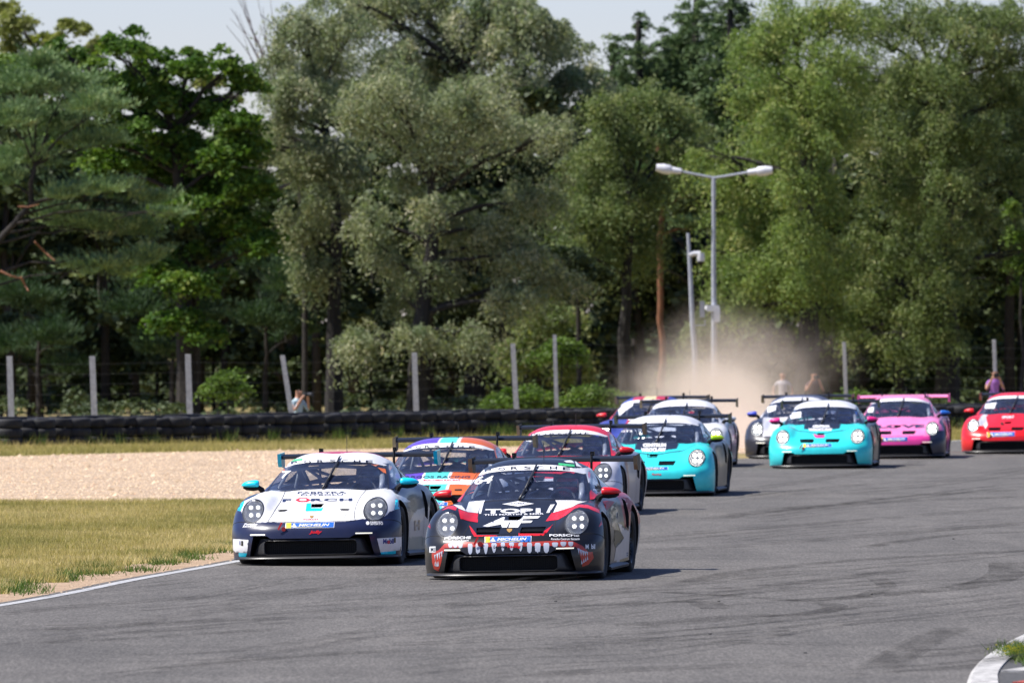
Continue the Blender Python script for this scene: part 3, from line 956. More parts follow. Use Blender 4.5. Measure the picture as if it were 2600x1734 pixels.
# ------------------------------------------------------------------ people (skin modifier figures)
def skin_person(name, joints, edges, radii, mat, loc, rz=0, sub=2):
    me = bpy.data.meshes.new(name)
    me.from_pydata(joints, edges, [])
    o = bpy.data.objects.new(name, me); COL.objects.link(o)
    md = o.modifiers.new('s', 'SKIN'); md.use_smooth_shade = True
    for i, r in enumerate(radii):
        sv = me.skin_vertices[0].data[i]
        rr = r if hasattr(r, '__len__') else (r, r)
        sv.radius = rr; sv.use_root = (i == 0)
    sb = o.modifiers.new('u', 'SUBSURF'); sb.levels = sub; sb.render_levels = sub
    dg = bpy.context.evaluated_depsgraph_get()
    res = bpy.data.meshes.new_from_object(o.evaluated_get(dg))
    bpy.data.objects.remove(o)
    res.polygons.foreach_set('use_smooth', np.ones(len(res.polygons), dtype=bool))
    return res
# ------------------------------------------------------------------ the cars
def Z(x0, y0, k):
    """corner of an enlarged crop of the photograph and its scale -> photograph pixels"""
    def f(*p):
        return [(x0 + a / k, y0 + b / k) for a, b in p]
    return f
z64 = Z(1060, 1120, 3.918); z7 = Z(570, 1120, 3.918); z10 = Z(960, 1080, 5.878); zrw = Z(1240, 1060, 5.878)
zt1 = Z(1500, 980, 5.2275); zt2 = Z(1850, 960, 5.878); zpk = Z(2150, 930, 5.224)

def solid(col):
    def fn(co, no, px):
        return np.tile(np.array(col, np.float32), (len(co), 1))
    return fn
def zones(base, polys, extra=None):
    def fn(co, no, px):
        c = np.tile(np.array(base, np.float32), (len(co), 1))
        if extra: extra(co, no, px, c)
        for poly, col in polys:
            k = in_poly(poly, px[0], px[1]) & px[2]
            c[k] = col
        return c
    return fn
WHT = (.80, .80, .81); BLK = (.010, .010, .012); RED = (.68, .006, .010); NVY = (.012, .018, .06); CYN = (0, .50, .66)
cars = {}

# --- front car: black, white and red with teeth, number 64
c = Car(1292, 91.3, 7.4, 1.15, 1.0, 'black and red race car with a painted toothed mouth, leading the field', .008)
def x64(co, no, px, col):
    side = (np.abs(co[:, 0]) > .80) & (co[:, 1] > 1.15)
    col[side & (co[:, 1] < 3.0)] = (.05, .045, .055)
    col[side & (co[:, 1] >= 2.75) & (co[:, 2] > .50)] = (.42, .008, .02)
    col[side & (co[:, 1] > 2.35) & (co[:, 1] < 3.05) & (co[:, 2] < .50 - .10 * (co[:, 1] - 2.4))] = (.42, .42, .46)
    col[side & (co[:, 1] >= 3.0) & (co[:, 2] <= .50)] = (.30, .30, .33)
    k = side & (np.abs(co[:, 1] - 2.55 + .8 * (co[:, 2] - .45)) < .28) & (co[:, 2] < .55); col[k] = (.14, .10, .02)
def roof64(P, N, px, c):
    k = (P[:, 1] < 3.2) & (np.abs(P[:, 0]) < .62 - .0 * P[:, 1]) & (P[:, 2] > 1.03)
    edge = (P[:, 2] < 1.155) & (P[:, 1] < 3.0); c[edge] = WHT
    c[(P[:, 1] > 3.0)] = BLK
    ap = (P[:, 1] < 2.2) & (P[:, 2] < 1.0); c[ap] = BLK
    ap2 = ap & (np.abs(P[:, 0]) > .69); c[ap2] = (.5, .01, .02)
c.build(zones(BLK, [], x64), BLK, WHT, M['red'], M['red'], roofpaint=roof64)
cars[64] = c
R = M['red']; Wt = M['white']
c.decal('white_graphic', [z64((355, 632), (440, 640), (480, 690), (512, 603), (672, 590), (660, 612), (632, 722), (612, 722), (622, 640), (602, 716), (500, 705), (412, 672))], Wt, .003)
c.decal('white_graphic', [z64((1370, 588), (1560, 588), (1640, 600), (1690, 598), (1600, 622), (1540, 655), (1350, 712), (1392, 622)), z64((1322, 632), (1366, 628), (1312, 712), (1280, 714))], Wt, .003)
c.decal('red_graphic', [z64((405, 675), (500, 706), (602, 718), (600, 808), (520, 795), (428, 772)), z64((240, 690), (300, 648), (352, 640), (395, 662), (378, 690), (310, 668))], R, .002)
c.decal('red_graphic', [z64((1332, 716), (1540, 656), (1600, 628), (1690, 632), (1560, 672), (1480, 735), (1400, 780), (1276, 796))], R, .002)
c.decal('red_graphic', [z64((1690, 632), (1765, 662), (1882, 712), (1876, 800), (1800, 856), (1828, 790), (1846, 732), (1700, 668), (1600, 655), (1560, 672), (1600, 628))], R, .002)
c.decal('red_graphic', [z64((96, 800), (120, 742), (128, 870), (108, 850))], R, .002)
c.decal('red_graphic', [z64((514, 838), (535, 858), (578, 914), (802, 918), (802, 945), (566, 948), (536, 900)), z64((1352, 822), (1322, 850), (1240, 908), (1006, 912), (1006, 942), (1252, 938), (1290, 905))], R, .002)
c.decal('white_graphic', [z64((650, 845), (850, 756), (870, 757), (860, 790), (1000, 790), (1030, 745), (1222, 746), (1200, 768), (1050, 776), (1040, 790), (1148, 792), (1128, 812), (1030, 815), (1000, 860), (905, 860), (925, 808), (915, 808), (890, 860), (822, 860), (835, 828), (700, 852)),], Wt, .0035)
c.decal('white_graphic', [z64((842, 626), (1000, 597), (1160, 622), (1000, 650))], Wt, .003)
c.text('lettering', 'COPER', z64((930, 615), (1070, 613), (1070, 630), (930, 632)), M['black'], .0045, bold=.01)
c.text('lettering', 'TOP1', z64((676, 676), (1224, 668), (1224, 714), (672, 722)), Wt, .0035, bold=.05)
c.text('lettering', 'THM MARTIN & MIRR', z64((662, 727), (1256, 715), (1256, 730), (662, 742)), Wt, .0035, bold=.02)
# stickers on the bumper
def tyre_sticker(c, q, word=True):
    """yellow and blue supplier strip on the nose; q TL,TR,BR,BL in photograph pixels"""
    TL, TR, BR, BL = q
    L = lambda a, b, t: (a[0] + (b[0] - a[0]) * t, a[1] + (b[1] - a[1]) * t)
    def sub(t0, t1, e=0.0, f=1.0):
        a, b = L(TL, TR, t0), L(TL, TR, t1); d, g = L(BL, BR, t0), L(BL, BR, t1)
        return [L(a, d, e), L(b, g, e), L(b, g, f), L(a, d, f)]
    c.decal('sticker', [sub(0, 1)], M['white'], .003)
    c.decal('sticker', [sub(.012, .988, .05, .95)], M['blue'], .0042)
    c.decal('sticker', [sub(.012, .12, .05, .95)], M['yellow'], .0054)
    c.decal('sticker', [sub(.16, .76, .80, .86)], M['yellow'], .0054)
    e = sub(.11, .24, .12, .9); cx = sum(p[0] for p in e) / 4; cy = sum(p[1] for p in e) / 4; w_ = (e[1][0] - e[0][0]) / 2
    h_ = (e[3][1] - e[0][1]) / 2
    c.decal('emblem', [[(cx - w_ * .9, cy + h_ * .6), (cx - w_ * .3, cy - h_ * .1), (cx - w_ * .2, cy - h_ * .8), (cx + w_ * .3, cy - h_ * .8), (cx + w_ * .4, cy - h_ * .1), (cx + w_, cy + h_ * .8), (cx, cy + h_ * .9)]], M['white'], .0064)
    if word: c.text('lettering', 'MICHELIN', sub(.27, .90, .26, .70), M['white'], .006, shear=.25, bold=.03)
tyre_sticker(c, z64((668, 952), (1134, 942), (1132, 1004), (668, 1010)))
c.text('lettering', 'PORSCHE', z64((272, 948), (535, 946), (530, 972), (268, 976)), Wt, .003, bold=.03)
c.text('lettering', 'Porsche Centrum Szczecin', z64((260, 990), (510, 978), (510, 994), (260, 1008)), Wt, .003)
c.text('lettering', 'PORSCHE', z64((1312, 925), (1604, 922), (1608, 946), (1312, 948)), Wt, .003, bold=.03)
c.text('lettering', 'Porsche Centrum Szczecin', z64((1330, 964), (1612, 960), (1612, 982), (1330, 982)), Wt, .003)
# painted mouth: red gums, teeth
gum = z64((143, 1112), (215, 1080), (270, 1020), (340, 1004), (480, 1000), (660, 1012), (900, 1000), (1130, 1000), (1300, 992), (1450, 984), (1540, 992), (1640, 1040), (1700, 1100), (1740, 1100), (1752, 1160), (1700, 1225), (1640, 1246), (1630, 1200), (1612, 1110), (1575, 1048), (1480, 1062), (1390, 1040), (1200, 1040), (900, 1050), (640, 1050), (480, 1052), (400, 1060), (270, 1062), (262, 1100), (250, 1130), (238, 1200), (214, 1292), (165, 1270), (146, 1200))
c.decal('painted_gums', [gum], M['mouth'], .0022)
teeth = []
tx = [(330, 1020, 46, 38), (378, 1020, 46, 38), (428, 1020, 46, 42), (525, 1018, 48, 106), (602, 1018, 48, 108), (680, 1015, 50, 106), (762, 1012, 56, 96), (850, 1008, 44, 84), (936, 1006, 52, 80), (1026, 1010, 46, 84), (1114, 1008, 52, 108), (1196, 1010, 60, 104), (1282, 1010, 60, 100), (1368, 1006, 62, 46), (1450, 1000, 60, 44), (1524, 1000, 52, 44)]
for (x, y, w_, h_) in tx:
    sq = .5 if 650 < x < 1100 else .78
    hw = w_ / 2
    teeth.append(z64((x - hw * .7, y), (x + hw * .7, y), (x + hw, y + h_ * .18), (x + hw * sq, y + h_ * .8), (x + hw * .35 * sq, y + h_), (x - hw * .35 * sq, y + h_), (x - hw * sq, y + h_ * .8), (x - hw, y + h_ * .18)))
for (x, y, s_) in ((178, 1130, 1), (200, 1118, 1), (222, 1108, 1), (243, 1098, .9)):
    teeth.append(z64((x - 10, y), (x + 10, y - 6), (x + 2, y + 62 * s_)))
for (x, y) in ((180, 1235), (196, 1240), (208, 1236)):
    teeth.append(z64((x - 8, y), (x + 7, y + 6), (x, y - 50)))
for (x, y, s_) in ((1600, 1060, 1), (1622, 1072, 1), (1644, 1082, .9), (1664, 1090, .8), (1684, 1092, .7)):
    teeth.append(z64((x - 11, y), (x + 11, y + 8), (x + 6, y + 66 * s_)))
for (x, y) in ((1634, 1222), (1654, 1208), (1672, 1196), (1690, 1182)):
    teeth.append(z64((x - 9, y), (x + 8, y - 6), (x - 3, y - 46)))
c.decal('painted_teeth', teeth, M['tooth'], .0034, res=3.5)
c.text('lettering', 'Lechner', z64((756, 1034), (888, 1034), (888, 1064), (756, 1064)), M['black'], .005, shear=.2)
c.text('lettering', 'Racing', z64((895, 1034), (1028, 1034), (1028, 1066), (895, 1068)), R, .005, shear=.2, bold=.03)
c.decal('sticker', [z64((122, 1048), (182, 1046), (182, 1104), (122, 1106))], Wt, .004)
c.text('lettering', 'M1', z64((134, 1056), (178, 1054), (178, 1098), (134, 1098)), M['black'], .0052, bold=.04)
c.text('lettering', 'M  bil', z64((1670, 1026), (1764, 1022), (1764, 1070), (1670, 1070)), Wt, .005, bold=.03)
c.decal('emblem', [z64((888, 874), (942, 872), (940, 892), (914, 910), (892, 894))], M['gold'], .005, res=3)
c.decal('dark_red_graphic', [z64((2040, 556), (2090, 560), (2142, 618), (2122, 680), (2108, 760), (2096, 880), (2062, 850), (2064, 700), (2052, 610))], M['darkred'], .003)
c.decal('white_graphic', [z64((1992, 812), (2030, 830), (2094, 900), (2100, 1020), (2092, 1150), (2010, 1176), (1952, 1188), (1972, 1060), (2020, 1010), (2052, 960), (2020, 900))], M['silver'], .003)
c.decal('brown_graphic', [z64((1958, 880), (2000, 884), (2048, 958), (2014, 1010), (1968, 1056), (1950, 1000))], M['brown'], .0035)
c.decal('black_graphic', [z64((1880, 700), (1940, 640), (1985, 600), (1992, 700), (1985, 800), (1950, 880), (1946, 1010), (1925, 1100), (1905, 900))], M['black'], .002)
c.decal('red_graphic', [z64((1842, 600), (1900, 590), (1960, 600), (1930, 640), (1880, 690))], M['darkred'], .003)
# glass and roof
def strip_words(c, q, dot=None, green=None):
    c.text('lettering', 'PORSCHE', q, M['black'], .005, bold=-.004, space=1.25, maxe=.5)
def windword(c, n, q): c.text('number', n, q, M['white'], .004, shear=.18, bold=.03)
c.text('number', '64', z64((575, 352), (762, 343), (736, 418), (566, 434)), Wt, .004, shear=.15, bold=.03)
def arcword(c, zz, pts, half, word='PORSCHE', mat=None):
    """seven outlined capitals along the sun strip; pts = letter centres"""
    for ch, (x, y, w_) in zip(word, pts):
        c.text('lettering', ch, zz((x - w_, y - half), (x + w_, y - half), (x + w_, y + half), (x - w_, y + half)), mat or M['black'], .006, bold=.012)
arcword(c, z64, [(704, 292, 34), (838, 280, 34), (966, 272, 36), (1094, 268, 36), (1222, 266, 36), (1352, 268, 36), (1480, 274, 36)], 14)
c.decal('red_dot', [z64(*[(612 + 22 * math.cos(a), 313 + 12 * math.sin(a)) for a in np.linspace(0, 6.28, 14)[:-1]])], R, .006, res=3)
c.decal('sticker', [z64((1402, 220), (1560, 236), (1560, 258), (1402, 244))], M['green'], .006, res=3)
c.decal('white_graphic', [z64((640, 232), (700, 214), (665, 262), (620, 290)), z64((715, 222), (770, 206), (745, 245), (700, 250))], Wt, .004)
c.decal('white_graphic', [z64((1455, 200), (1530, 186), (1560, 220), (1480, 214)), z64((1560, 186), (1600, 230), (1640, 262), (1580, 250))], Wt, .004, res=3)

def sorted_quad(sg): return [(.105 * sg, .49), (.36 * sg, .49), (.385 * sg, .57), (.105 * sg, .57)]
# --- second car: white bonnet over navy, cyan mirrors, number 7
c = Car(789.5, 96.7, 6.9, 1.15, 1.0, 'white and navy race car with cyan mirrors, next to the grass', .022, .85)
hood7 = z7((160, 640), (200, 592), (300, 545), (370, 505), (420, 470), (1640, 465), (1700, 520), (1800, 560), (1850, 600), (1790, 606), (1702, 574), (1692, 684), (1640, 700), (1600, 745), (1210, 792), (1190, 800), (520, 806), (500, 800), (330, 806), (250, 790), (190, 720), (160, 695))
def x7(co, no, px, col):
    side = (np.abs(co[:, 0]) > .78) & (co[:, 1] > 1.2)
    up = (co[:, 2] > .50 - .10 * np.sin(co[:, 1] * 1.6))
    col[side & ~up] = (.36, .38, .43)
    col[side & ~up & (co[:, 2] < .26)] = (.01, .12, .18)
    col[side & up & (co[:, 1] < 2.5)] = (.022, .027, .05)
def roof7(P, N, px, c):
    c[P[:, 1] > 3.3] = NVY
    c[(P[:, 2] < 1.10)] = NVY
    k = (P[:, 2] > 1.14) & (P[:, 1] < 3.0); c[k] = WHT
    k = (P[:, 1] > 2.02 + .0) & (np.abs(P[:, 0]) < (P[:, 1] - 2.18) * 1.5) & (P[:, 2] > 1.16); c[k] = (.50, .008, .05)
c.build(zones(NVY, [(hood7, WHT)], x7), WHT, NVY, M['cyan'], M['cyan'], roofpaint=roof7, wingedge=M['cyan'])
cars[7] = c
c.decal('cyan_graphic', [z7((108, 640), (200, 594), (186, 640), (160, 694), (104, 686))], M['cyan'], .0025)
c.decal('cyan_graphic', [z7((1702, 574), (1790, 606), (1766, 664), (1692, 682))], M['cyan'], .0025)
c.decal('white_graphic', [z7((86, 970), (240, 980), (226, 1112), (86, 1100)), z7((1516, 966), (1760, 950), (1760, 1082), (1550, 1102))], Wt, .0025)
c.decal('cyan_graphic', [z7((142, 1108), (226, 1112), (212, 1150), (146, 1150)), z7((1550, 1102), (1704, 1086), (1702, 1118), (1562, 1132))], M['cyan'], .0027)
c.text('lettering', 'Mobil', z7((1575, 970), (1680, 966), (1680, 1018), (1575, 1020)), M['bluetext'], .005, bold=.04)
c.text('lettering', 'o', z7((1618, 984), (1642, 983), (1642, 1019), (1618, 1020)), R, .0065, bold=.06)
c.decal('sticker', [z7((1682, 958), (1700, 957), (1700, 1006), (1682, 1008))], M['black'], .005, res=3)
c.text('lettering', 'l', z7((152, 990), (160, 990), (160, 1030), (152, 1030)), M['bluetext'], .005)
c.text('lettering', '1', z7((168, 990), (188, 990), (188, 1038), (168, 1038)), M['black'], .005, bold=.08)
c.over_holes = True
for sg_ in (-1, 1): c.decal('vent_cover', [sorted_quad(sg_)], Wt, .004, px=False)
c.over_holes = False
c.text('lettering', 'F', z7((580, 576), (668, 574), (655, 604), (575, 606)), M['navy'], .003, bold=.04)
hexa = lambda cx, cy, rx, ry: [(cx + rx * math.cos(a), cy + ry * math.sin(a)) for a in [math.pi / 3 * k for k in range(6)]]
c.decal('red_graphic', [z7(*hexa(780, 585, 78, 23))], R, .003)
c.decal('white_graphic', [z7(*hexa(780, 585, 42, 12))], Wt, .0045)
c.text('lettering', 'RCH', z7((862, 571), (1272, 568), (1272, 596), (856, 598)), M['navy'], .003, bold=.05, space=1.2)
c.text('lettering', 'FABRYKA', z7((730, 505), (1210, 500), (1215, 520), (725, 524)), M['navy'], .003)
c.text('lettering', 'FUTBOLU', z7((760, 528), (1180, 524), (1180, 538), (760, 542)), M['navy'], .003)
duct = z7((816, 618), (1004, 612), (965, 694), (806, 696))
c.decal('cyan_graphic', [duct], M['cyan'], .003)
c.decal('air_inlet', [z7((528, 690), (560, 682), (620, 680), (628, 688), (600, 698), (545, 702)), z7((1145, 676), (1170, 672), (1240, 674), (1248, 682), (1220, 690), (1160, 688))], M['cavity'], .004, res=3)
c.decal('emblem', [z7((846, 742), (886, 740), (884, 756), (866, 768), (850, 758))], M['gold'], .004, res=3)
c.text('lettering', 'FORCH', z7((785, 774), (930, 770), (930, 786), (785, 788)), R, .004)
tyre_sticker(c, z7((608, 814), (1096, 804), (1090, 860), (606, 868)))
c.text('lettering', 'Porsche', z7((200, 816), (330, 818), (325, 836), (195, 838)), Wt, .004, shear=.2)
c.text('lettering', 'Szczecin', z7((185, 838), (318, 836), (315, 852), (180, 858)), Wt, .004, shear=.2)
c.text('lettering', 'FABRYKA', z7((1450, 798), (1574, 797), (1574, 814), (1450, 815)), Wt, .004, bold=.03)
c.text('lettering', 'SPORTU', z7((1450, 817), (1574, 815), (1574, 832), (1450, 834)), Wt, .004, bold=.03)
c.decal('emblem', [z7(*[(1424 + 18 * math.cos(a), 815 + 19 * math.sin(a)) for a in np.linspace(0, 6.28, 14)[:-1]])], Wt, .004, res=3)
c.text('lettering', 'Jolly', z7((845, 890), (972, 886), (970, 924), (842, 926)), R, .004, shear=.2, bold=.06)
c.text('number', '7', z7((575, 298), (668, 294), (612, 372), (564, 374)), Wt, .004, bold=.05)
c.decal('sticker', [z7((525, 290), (606, 280), (590, 298), (512, 345))], M['orange'], .003, res=3)
c.decal('sticker', [z7((1520, 262), (1600, 276), (1608, 322), (1575, 310))], M['orange'], .003, res=3)
arcword(c, z7, [(696, 218, 32), (826, 208, 34), (956, 203, 34), (1076, 202, 34), (1196, 202, 34), (1318, 204, 34), (1438, 207, 34)], 13)
c.decal('red_dot', [z7(*[(610 + 22 * math.cos(a), 244 + 11 * math.sin(a)) for a in np.linspace(0, 6.28, 14)[:-1]])], R, .006, res=3)
c.decal('sticker', [z7((668, 186), (776, 176), (776, 192), (636, 210))], M['green'], .006, res=3)
c.text('lettering', 'H', z7((1888, 790), (1942, 780), (1942, 880), (1888, 890)), M['navy'], .004, bold=.06)

# --- third car: violet, turquoise and orange bands on white
TRQ = (.10, .66, .60); VIO = (.12, .05, .45); ORG = (.70, .13, .01)
def x10(co, no, px, col):
    x = co[:, 0]; y = co[:, 1]; z = co[:, 2]
    top = (z > .47) & (np.abs(x) < .60)
    back = (y > .98) & top
    col[back & (x < -.22)] = VIO; col[back & (x > -.19) & (x < .12)] = TRQ; col[back & (x > .15)] = ORG
    fr = (y < .76) & (z > .30)
    col[fr & (x < .30) & (x > -.55)] = TRQ
    col[fr & (x > .17) & (x < .75)] = ORG
    col[fr & (x > .145) & (x < .175)] = WHT
    col[(z < .33) & (y < 1) & (x > -.1) & (x < .75)] = ORG
    col[(z < .33) & (y < 1) & (x < -.1)] = WHT
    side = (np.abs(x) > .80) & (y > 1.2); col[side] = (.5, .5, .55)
def roof10(P, N, px, c):
    x = P[:, 0]; up = P[:, 2] > 1.0
    c[up & (x < -.10)] = VIO; c[up & (x >= -.13) & (x < .17)] = WHT; c[up & (x >= -.10) & (x < .13)] = TRQ; c[up & (x >= .17)] = ORG
    c[(P[:, 1] > 3.2)] = (.5, .5, .55)
c = Car(1094, 108.5, 6.1, 1.0, 1.0, 'white race car with violet, turquoise and orange bands, behind the two leaders')
c.build(zones(WHT, [], x10), WHT, (.70, .16, .02), M['orange'], M['red'], roofpaint=roof10)
cars[10] = c
c.text('number', '10', z10((310, 405), (535, 392), (535, 442), (300, 450)), Wt, .004, shear=.2, bold=.04)
c.text('lettering', 'ARGOS RACING', z10((395, 752), (1380, 752), (1370, 785), (385, 788)), M['navy'], .003)
c.text('lettering', 'BOUTSEN RACING', z10((680, 808), (1225, 803), (1225, 830), (676, 830)), R, .003, bold=.02)
c.decal('red_graphic', [z10((480, 816), (600, 814), (600, 828), (470, 830))], R, .003)
c.decal('duct_opening', [z10((682, 896), (912, 888), (880, 985), (720, 985))], M['cavity'], .004)
c.decal('air_inlet', [z10((1142, 952), (1250, 950), (1250, 974), (1142, 974))], M['cavity'], .004)
arcword(c, z10, [(470, 345, 40), (600, 330, 40), (735, 320, 40), (880, 315, 42), (1060, 316, 44), (1230, 318, 44), (1400, 325, 44)], 13)
c.decal('red_dot', [z10(*[(364 + 25 * math.cos(a), 364 + 12 * math.sin(a)) for a in np.linspace(0, 6.28, 12)[:-1]])], R, .006, res=4)
tyre_sticker(c, z10((560, 1150), (1040, 1146), (1036, 1200), (560, 1206)))

# --- the rest of the field, built the same way with plainer colours
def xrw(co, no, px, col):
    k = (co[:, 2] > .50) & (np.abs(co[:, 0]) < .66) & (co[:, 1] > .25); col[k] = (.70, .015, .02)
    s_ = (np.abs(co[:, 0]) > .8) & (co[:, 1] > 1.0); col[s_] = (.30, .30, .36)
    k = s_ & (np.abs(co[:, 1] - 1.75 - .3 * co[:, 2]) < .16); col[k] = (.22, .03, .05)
def roofrw(P, N, px, c):
    c[:] = (.74, .012, .025)
    c[P[:, 1] > 3.3] = (.3, .02, .03)
c = Car(1400, 121.5, 6.8, .9, 1.0, 'white race car with a red roof and red mirrors, right behind the black toothed car')
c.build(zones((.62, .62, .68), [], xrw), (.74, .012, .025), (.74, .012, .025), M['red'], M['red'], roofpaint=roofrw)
c.text('lettering', 'PORSCHE', zrw((640, 238), (1500, 222), (1500, 258), (640, 272)), M['black'], .006, bold=-.01, space=1.3, maxe=1)
c.text('number', '4', zrw((560, 335), (650, 332), (650, 362), (560, 362)), Wt, .004, bold=.04)
c.text('lettering', 'JANIK', zrw((50, 366), (60, 366), (60, 390), (50, 390)), Wt, .004)
cars['rw'] = c

TEAL = (.035, .68, .69)
def xteal(co, no, px, col):
    x = co[:, 0]; y = co[:, 1]; z = co[:, 2]; ax = np.abs(x)
    # dark swoosh line over the bonnet and dark tongue in the middle of it
    ln = np.abs(y - (.66 + .62 * np.clip(ax - .08, 0, 1))) < .028
    col[ln & (z > .55) & (ax < .62)] = (.02, .06, .09)
    col[(y > .78 + .55 * ax) & (ax < .34) & (z > .6)] = (.012, .016, .03)
    col[(ax > .8) & (y > 1.25)] = (.03, .05, .06)
    col[(y > 4.2)] = BLK
def vents(c, zz, polys, mat=None, off=.0035):
    c.decal('vent_patch', [zz(*p) for p in polys], mat or M['plastic'], off)
c = Car(1653, 134.5, 6.2, .9, .5, 'turquoise race car with lime mirrors, behind the red-roofed car')
def roofteal(P, N, px, c):
    c[P[:, 1] > 3.2] = BLK
LIME = flat('lime_vinyl', (.55, .80, .01)); PINKM = flat('hot_pink_vinyl', (.85, .01, .22))

c.build(zones(TEAL, [], xteal), (.70, .70, .73), BLK, LIME, LIME, roofpaint=roofteal, lamps=M['ledfar'])
c.text('lettering', 'CENTRUM', zt1((690, 762), (1000, 758), (1000, 808), (690, 812)), Wt, .004, bold=.09)
c.text('lettering', 'WROCLAW', zt1((665, 822), (1000, 818), (1000, 872), (665, 876)), Wt, .004, bold=.09)
tyre_sticker(c, zt1((560, 1078), (1026, 1072), (1024, 1112), (560, 1120)), True)
c.text('lettering', 'Racing', zt1((815, 1160), (935, 1158), (935, 1186), (815, 1188)), R, .004, bold=.04)
c.decal('duct_opening', [zt1((745, 900), (890, 898), (875, 950), (755, 950))], M['cavity'], .004)
c.text('lettering', 'GT3', zt1((400, 590), (550, 586), (550, 612), (400, 614)), Wt, .004)

cars['t1'] = c
c = Car(2080.5, 159.6, 5.3, .9, .5, 'turquoise race car with pink mirrors and a pink bonnet duct, in the right half')
c.build(zones(TEAL, [], xteal), (.70, .70, .73), BLK, PINKM, PINKM, roofpaint=roofteal, lamps=M['ledfar'])
c.text('lettering', 'CENTRUM', zt2((1260, 700), (1500, 700), (1510, 740), (1250, 742)), Wt, .004, bold=.09)
c.text('lettering', 'WROCLAW', zt2((1190, 748), (1545, 748), (1550, 790), (1190, 792)), Wt, .004, bold=.09)
c.decal('pink_graphic', [zt2((1262, 838), (1450, 838), (1420, 890), (1300, 890))], PINKM, .004)
c.decal('white_graphic', [zt2((900, 520), (1085, 500), (1080, 590), (930, 612))], Wt, .004)
tyre_sticker(c, zt2((1110, 980), (1540, 975), (1538, 1025), (1110, 1035)), True)
cars['t2'] = c

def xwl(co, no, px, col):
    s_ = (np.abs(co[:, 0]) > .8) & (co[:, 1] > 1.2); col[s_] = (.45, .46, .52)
c = Car(1721, 161.0, 4.4, .8, .5, 'plain white race car half hidden behind the front turquoise car')
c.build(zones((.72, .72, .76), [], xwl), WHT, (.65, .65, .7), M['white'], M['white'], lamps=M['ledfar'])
c.text('lettering', 'PORSCHE', zt1((860, 325), (1480, 320), (1480, 345), (860, 350)), M['black'], .006, maxe=1)
cars['wl'] = c
def xbw(co, no, px, col):
    k = (np.abs(co[:, 0]) < .35); col[k] = (.5, .02, .03)
    k = (np.abs(co[:, 0]) < .12); col[k] = WHT
def roofbw(P, N, px, c):
    c[:] = (.04, .06, .35); k = np.abs(P[:, 0]) < .35; c[k] = (.55, .02, .04); k = np.abs(P[:, 0]) < .12; c[k] = (.8, .6, .3)
    c[(P[:, 1] < 2.2) & (P[:, 0] < 0) & (P[:, 2] < 1.1)] = (.6, .03, .06)
c = Car(1620, 168.4, 8.0, .8, .5, 'blue race car with red stripes and red mirrors, left of the dust')
c.build(zones((.05, .07, .32), [], xbw), (.04, .06, .35), (.5, .03, .06), M['red'], M['red'], roofpaint=roofbw, lamps=M['ledfar'])
c.decal('white_graphic', [zt1((355, 270), (560, 215), (560, 262), (460, 330), (380, 400))], Wt, .004)
cars['bw'] = c
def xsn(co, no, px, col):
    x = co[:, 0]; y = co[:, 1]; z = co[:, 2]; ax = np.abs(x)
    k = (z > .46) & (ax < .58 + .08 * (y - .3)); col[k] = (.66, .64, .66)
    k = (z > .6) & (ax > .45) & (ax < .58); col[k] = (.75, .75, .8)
def roofsn(P, N, px, c):
    c[:] = (.06, .06, .09); c[P[:, 1] < 2.15] = (.62, .62, .66)
BLUEM = flat('mirror_blue_vinyl', (.03, .06, .50))
c = Car(2008, 171.0, 7.0, .8, .5, 'dark grey and white race car with blue mirrors, left of the right group')
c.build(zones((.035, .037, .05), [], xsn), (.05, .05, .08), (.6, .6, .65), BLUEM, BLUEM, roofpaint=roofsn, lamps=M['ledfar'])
c.decal('white_graphic', [zt2((530, 440), (720, 400), (700, 480), (600, 515), (540, 510))], Wt, .004)
cars['sn'] = c
PNK = (.86, .22, .48)
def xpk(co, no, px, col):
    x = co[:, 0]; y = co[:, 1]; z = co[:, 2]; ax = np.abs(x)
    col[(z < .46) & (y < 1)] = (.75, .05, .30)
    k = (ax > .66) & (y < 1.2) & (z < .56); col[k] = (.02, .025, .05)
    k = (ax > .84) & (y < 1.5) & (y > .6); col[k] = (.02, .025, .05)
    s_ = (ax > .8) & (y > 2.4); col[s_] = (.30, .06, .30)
NAVYB = (.02, .03, .16)
def roofpk(P, N, px, c): c[:] = (.88, .26, .48)
PKM = flat('light_pink_vinyl', (.88, .24, .46))
c = Car(2277, 171.0, 4.8, .8, .5, 'pink race car with a pink wing and navy front corners, second from the right edge')
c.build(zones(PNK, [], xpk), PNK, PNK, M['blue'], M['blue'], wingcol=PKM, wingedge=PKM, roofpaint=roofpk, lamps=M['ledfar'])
c.text('lettering', 'LOVE', zpk((400, 780), (1040, 772), (1030, 815), (410, 822)), M['navy'], .004, bold=.05)
c.decal('white_graphic', [zpk((280, 545), (362, 540), (350, 610), (280, 615))], Wt, .004)
tyre_sticker(c, zpk((440, 945), (810, 935), (808, 992), (440, 998)), True)
c.text('lettering', 'RACING TEAM', zpk((425, 1180), (960, 1170), (960, 1225), (425, 1230)), Wt, .006, bold=.05)
cars['pk'] = c
RD = (.74, .008, .012)
def xrd(co, no, px, col):
    x = co[:, 0]; ax = np.abs(x); y = co[:, 1]
    k = (ax > .50) & (ax < .60) & (co[:, 2] > .6) & (y < 1.4); col[k] = (.7, .7, .75)
c = Car(2553, 177.0, 9.2, .8, .5, 'bright red race car at the right edge, rearmost in the bend')
c.build(zones(RD, [], xrd), RD, RD, M['red'], M['red'], lamps=M['ledfar'])
c.decal('duct_opening', [zpk((2035, 745), (2140, 740), (2125, 778), (2045, 780))], M['cavity'], .004)
c.text('lettering', 'SPORT', zpk((2060, 660), (2220, 655), (2220, 690), (2060, 695)), Wt, .004, bold=.04)
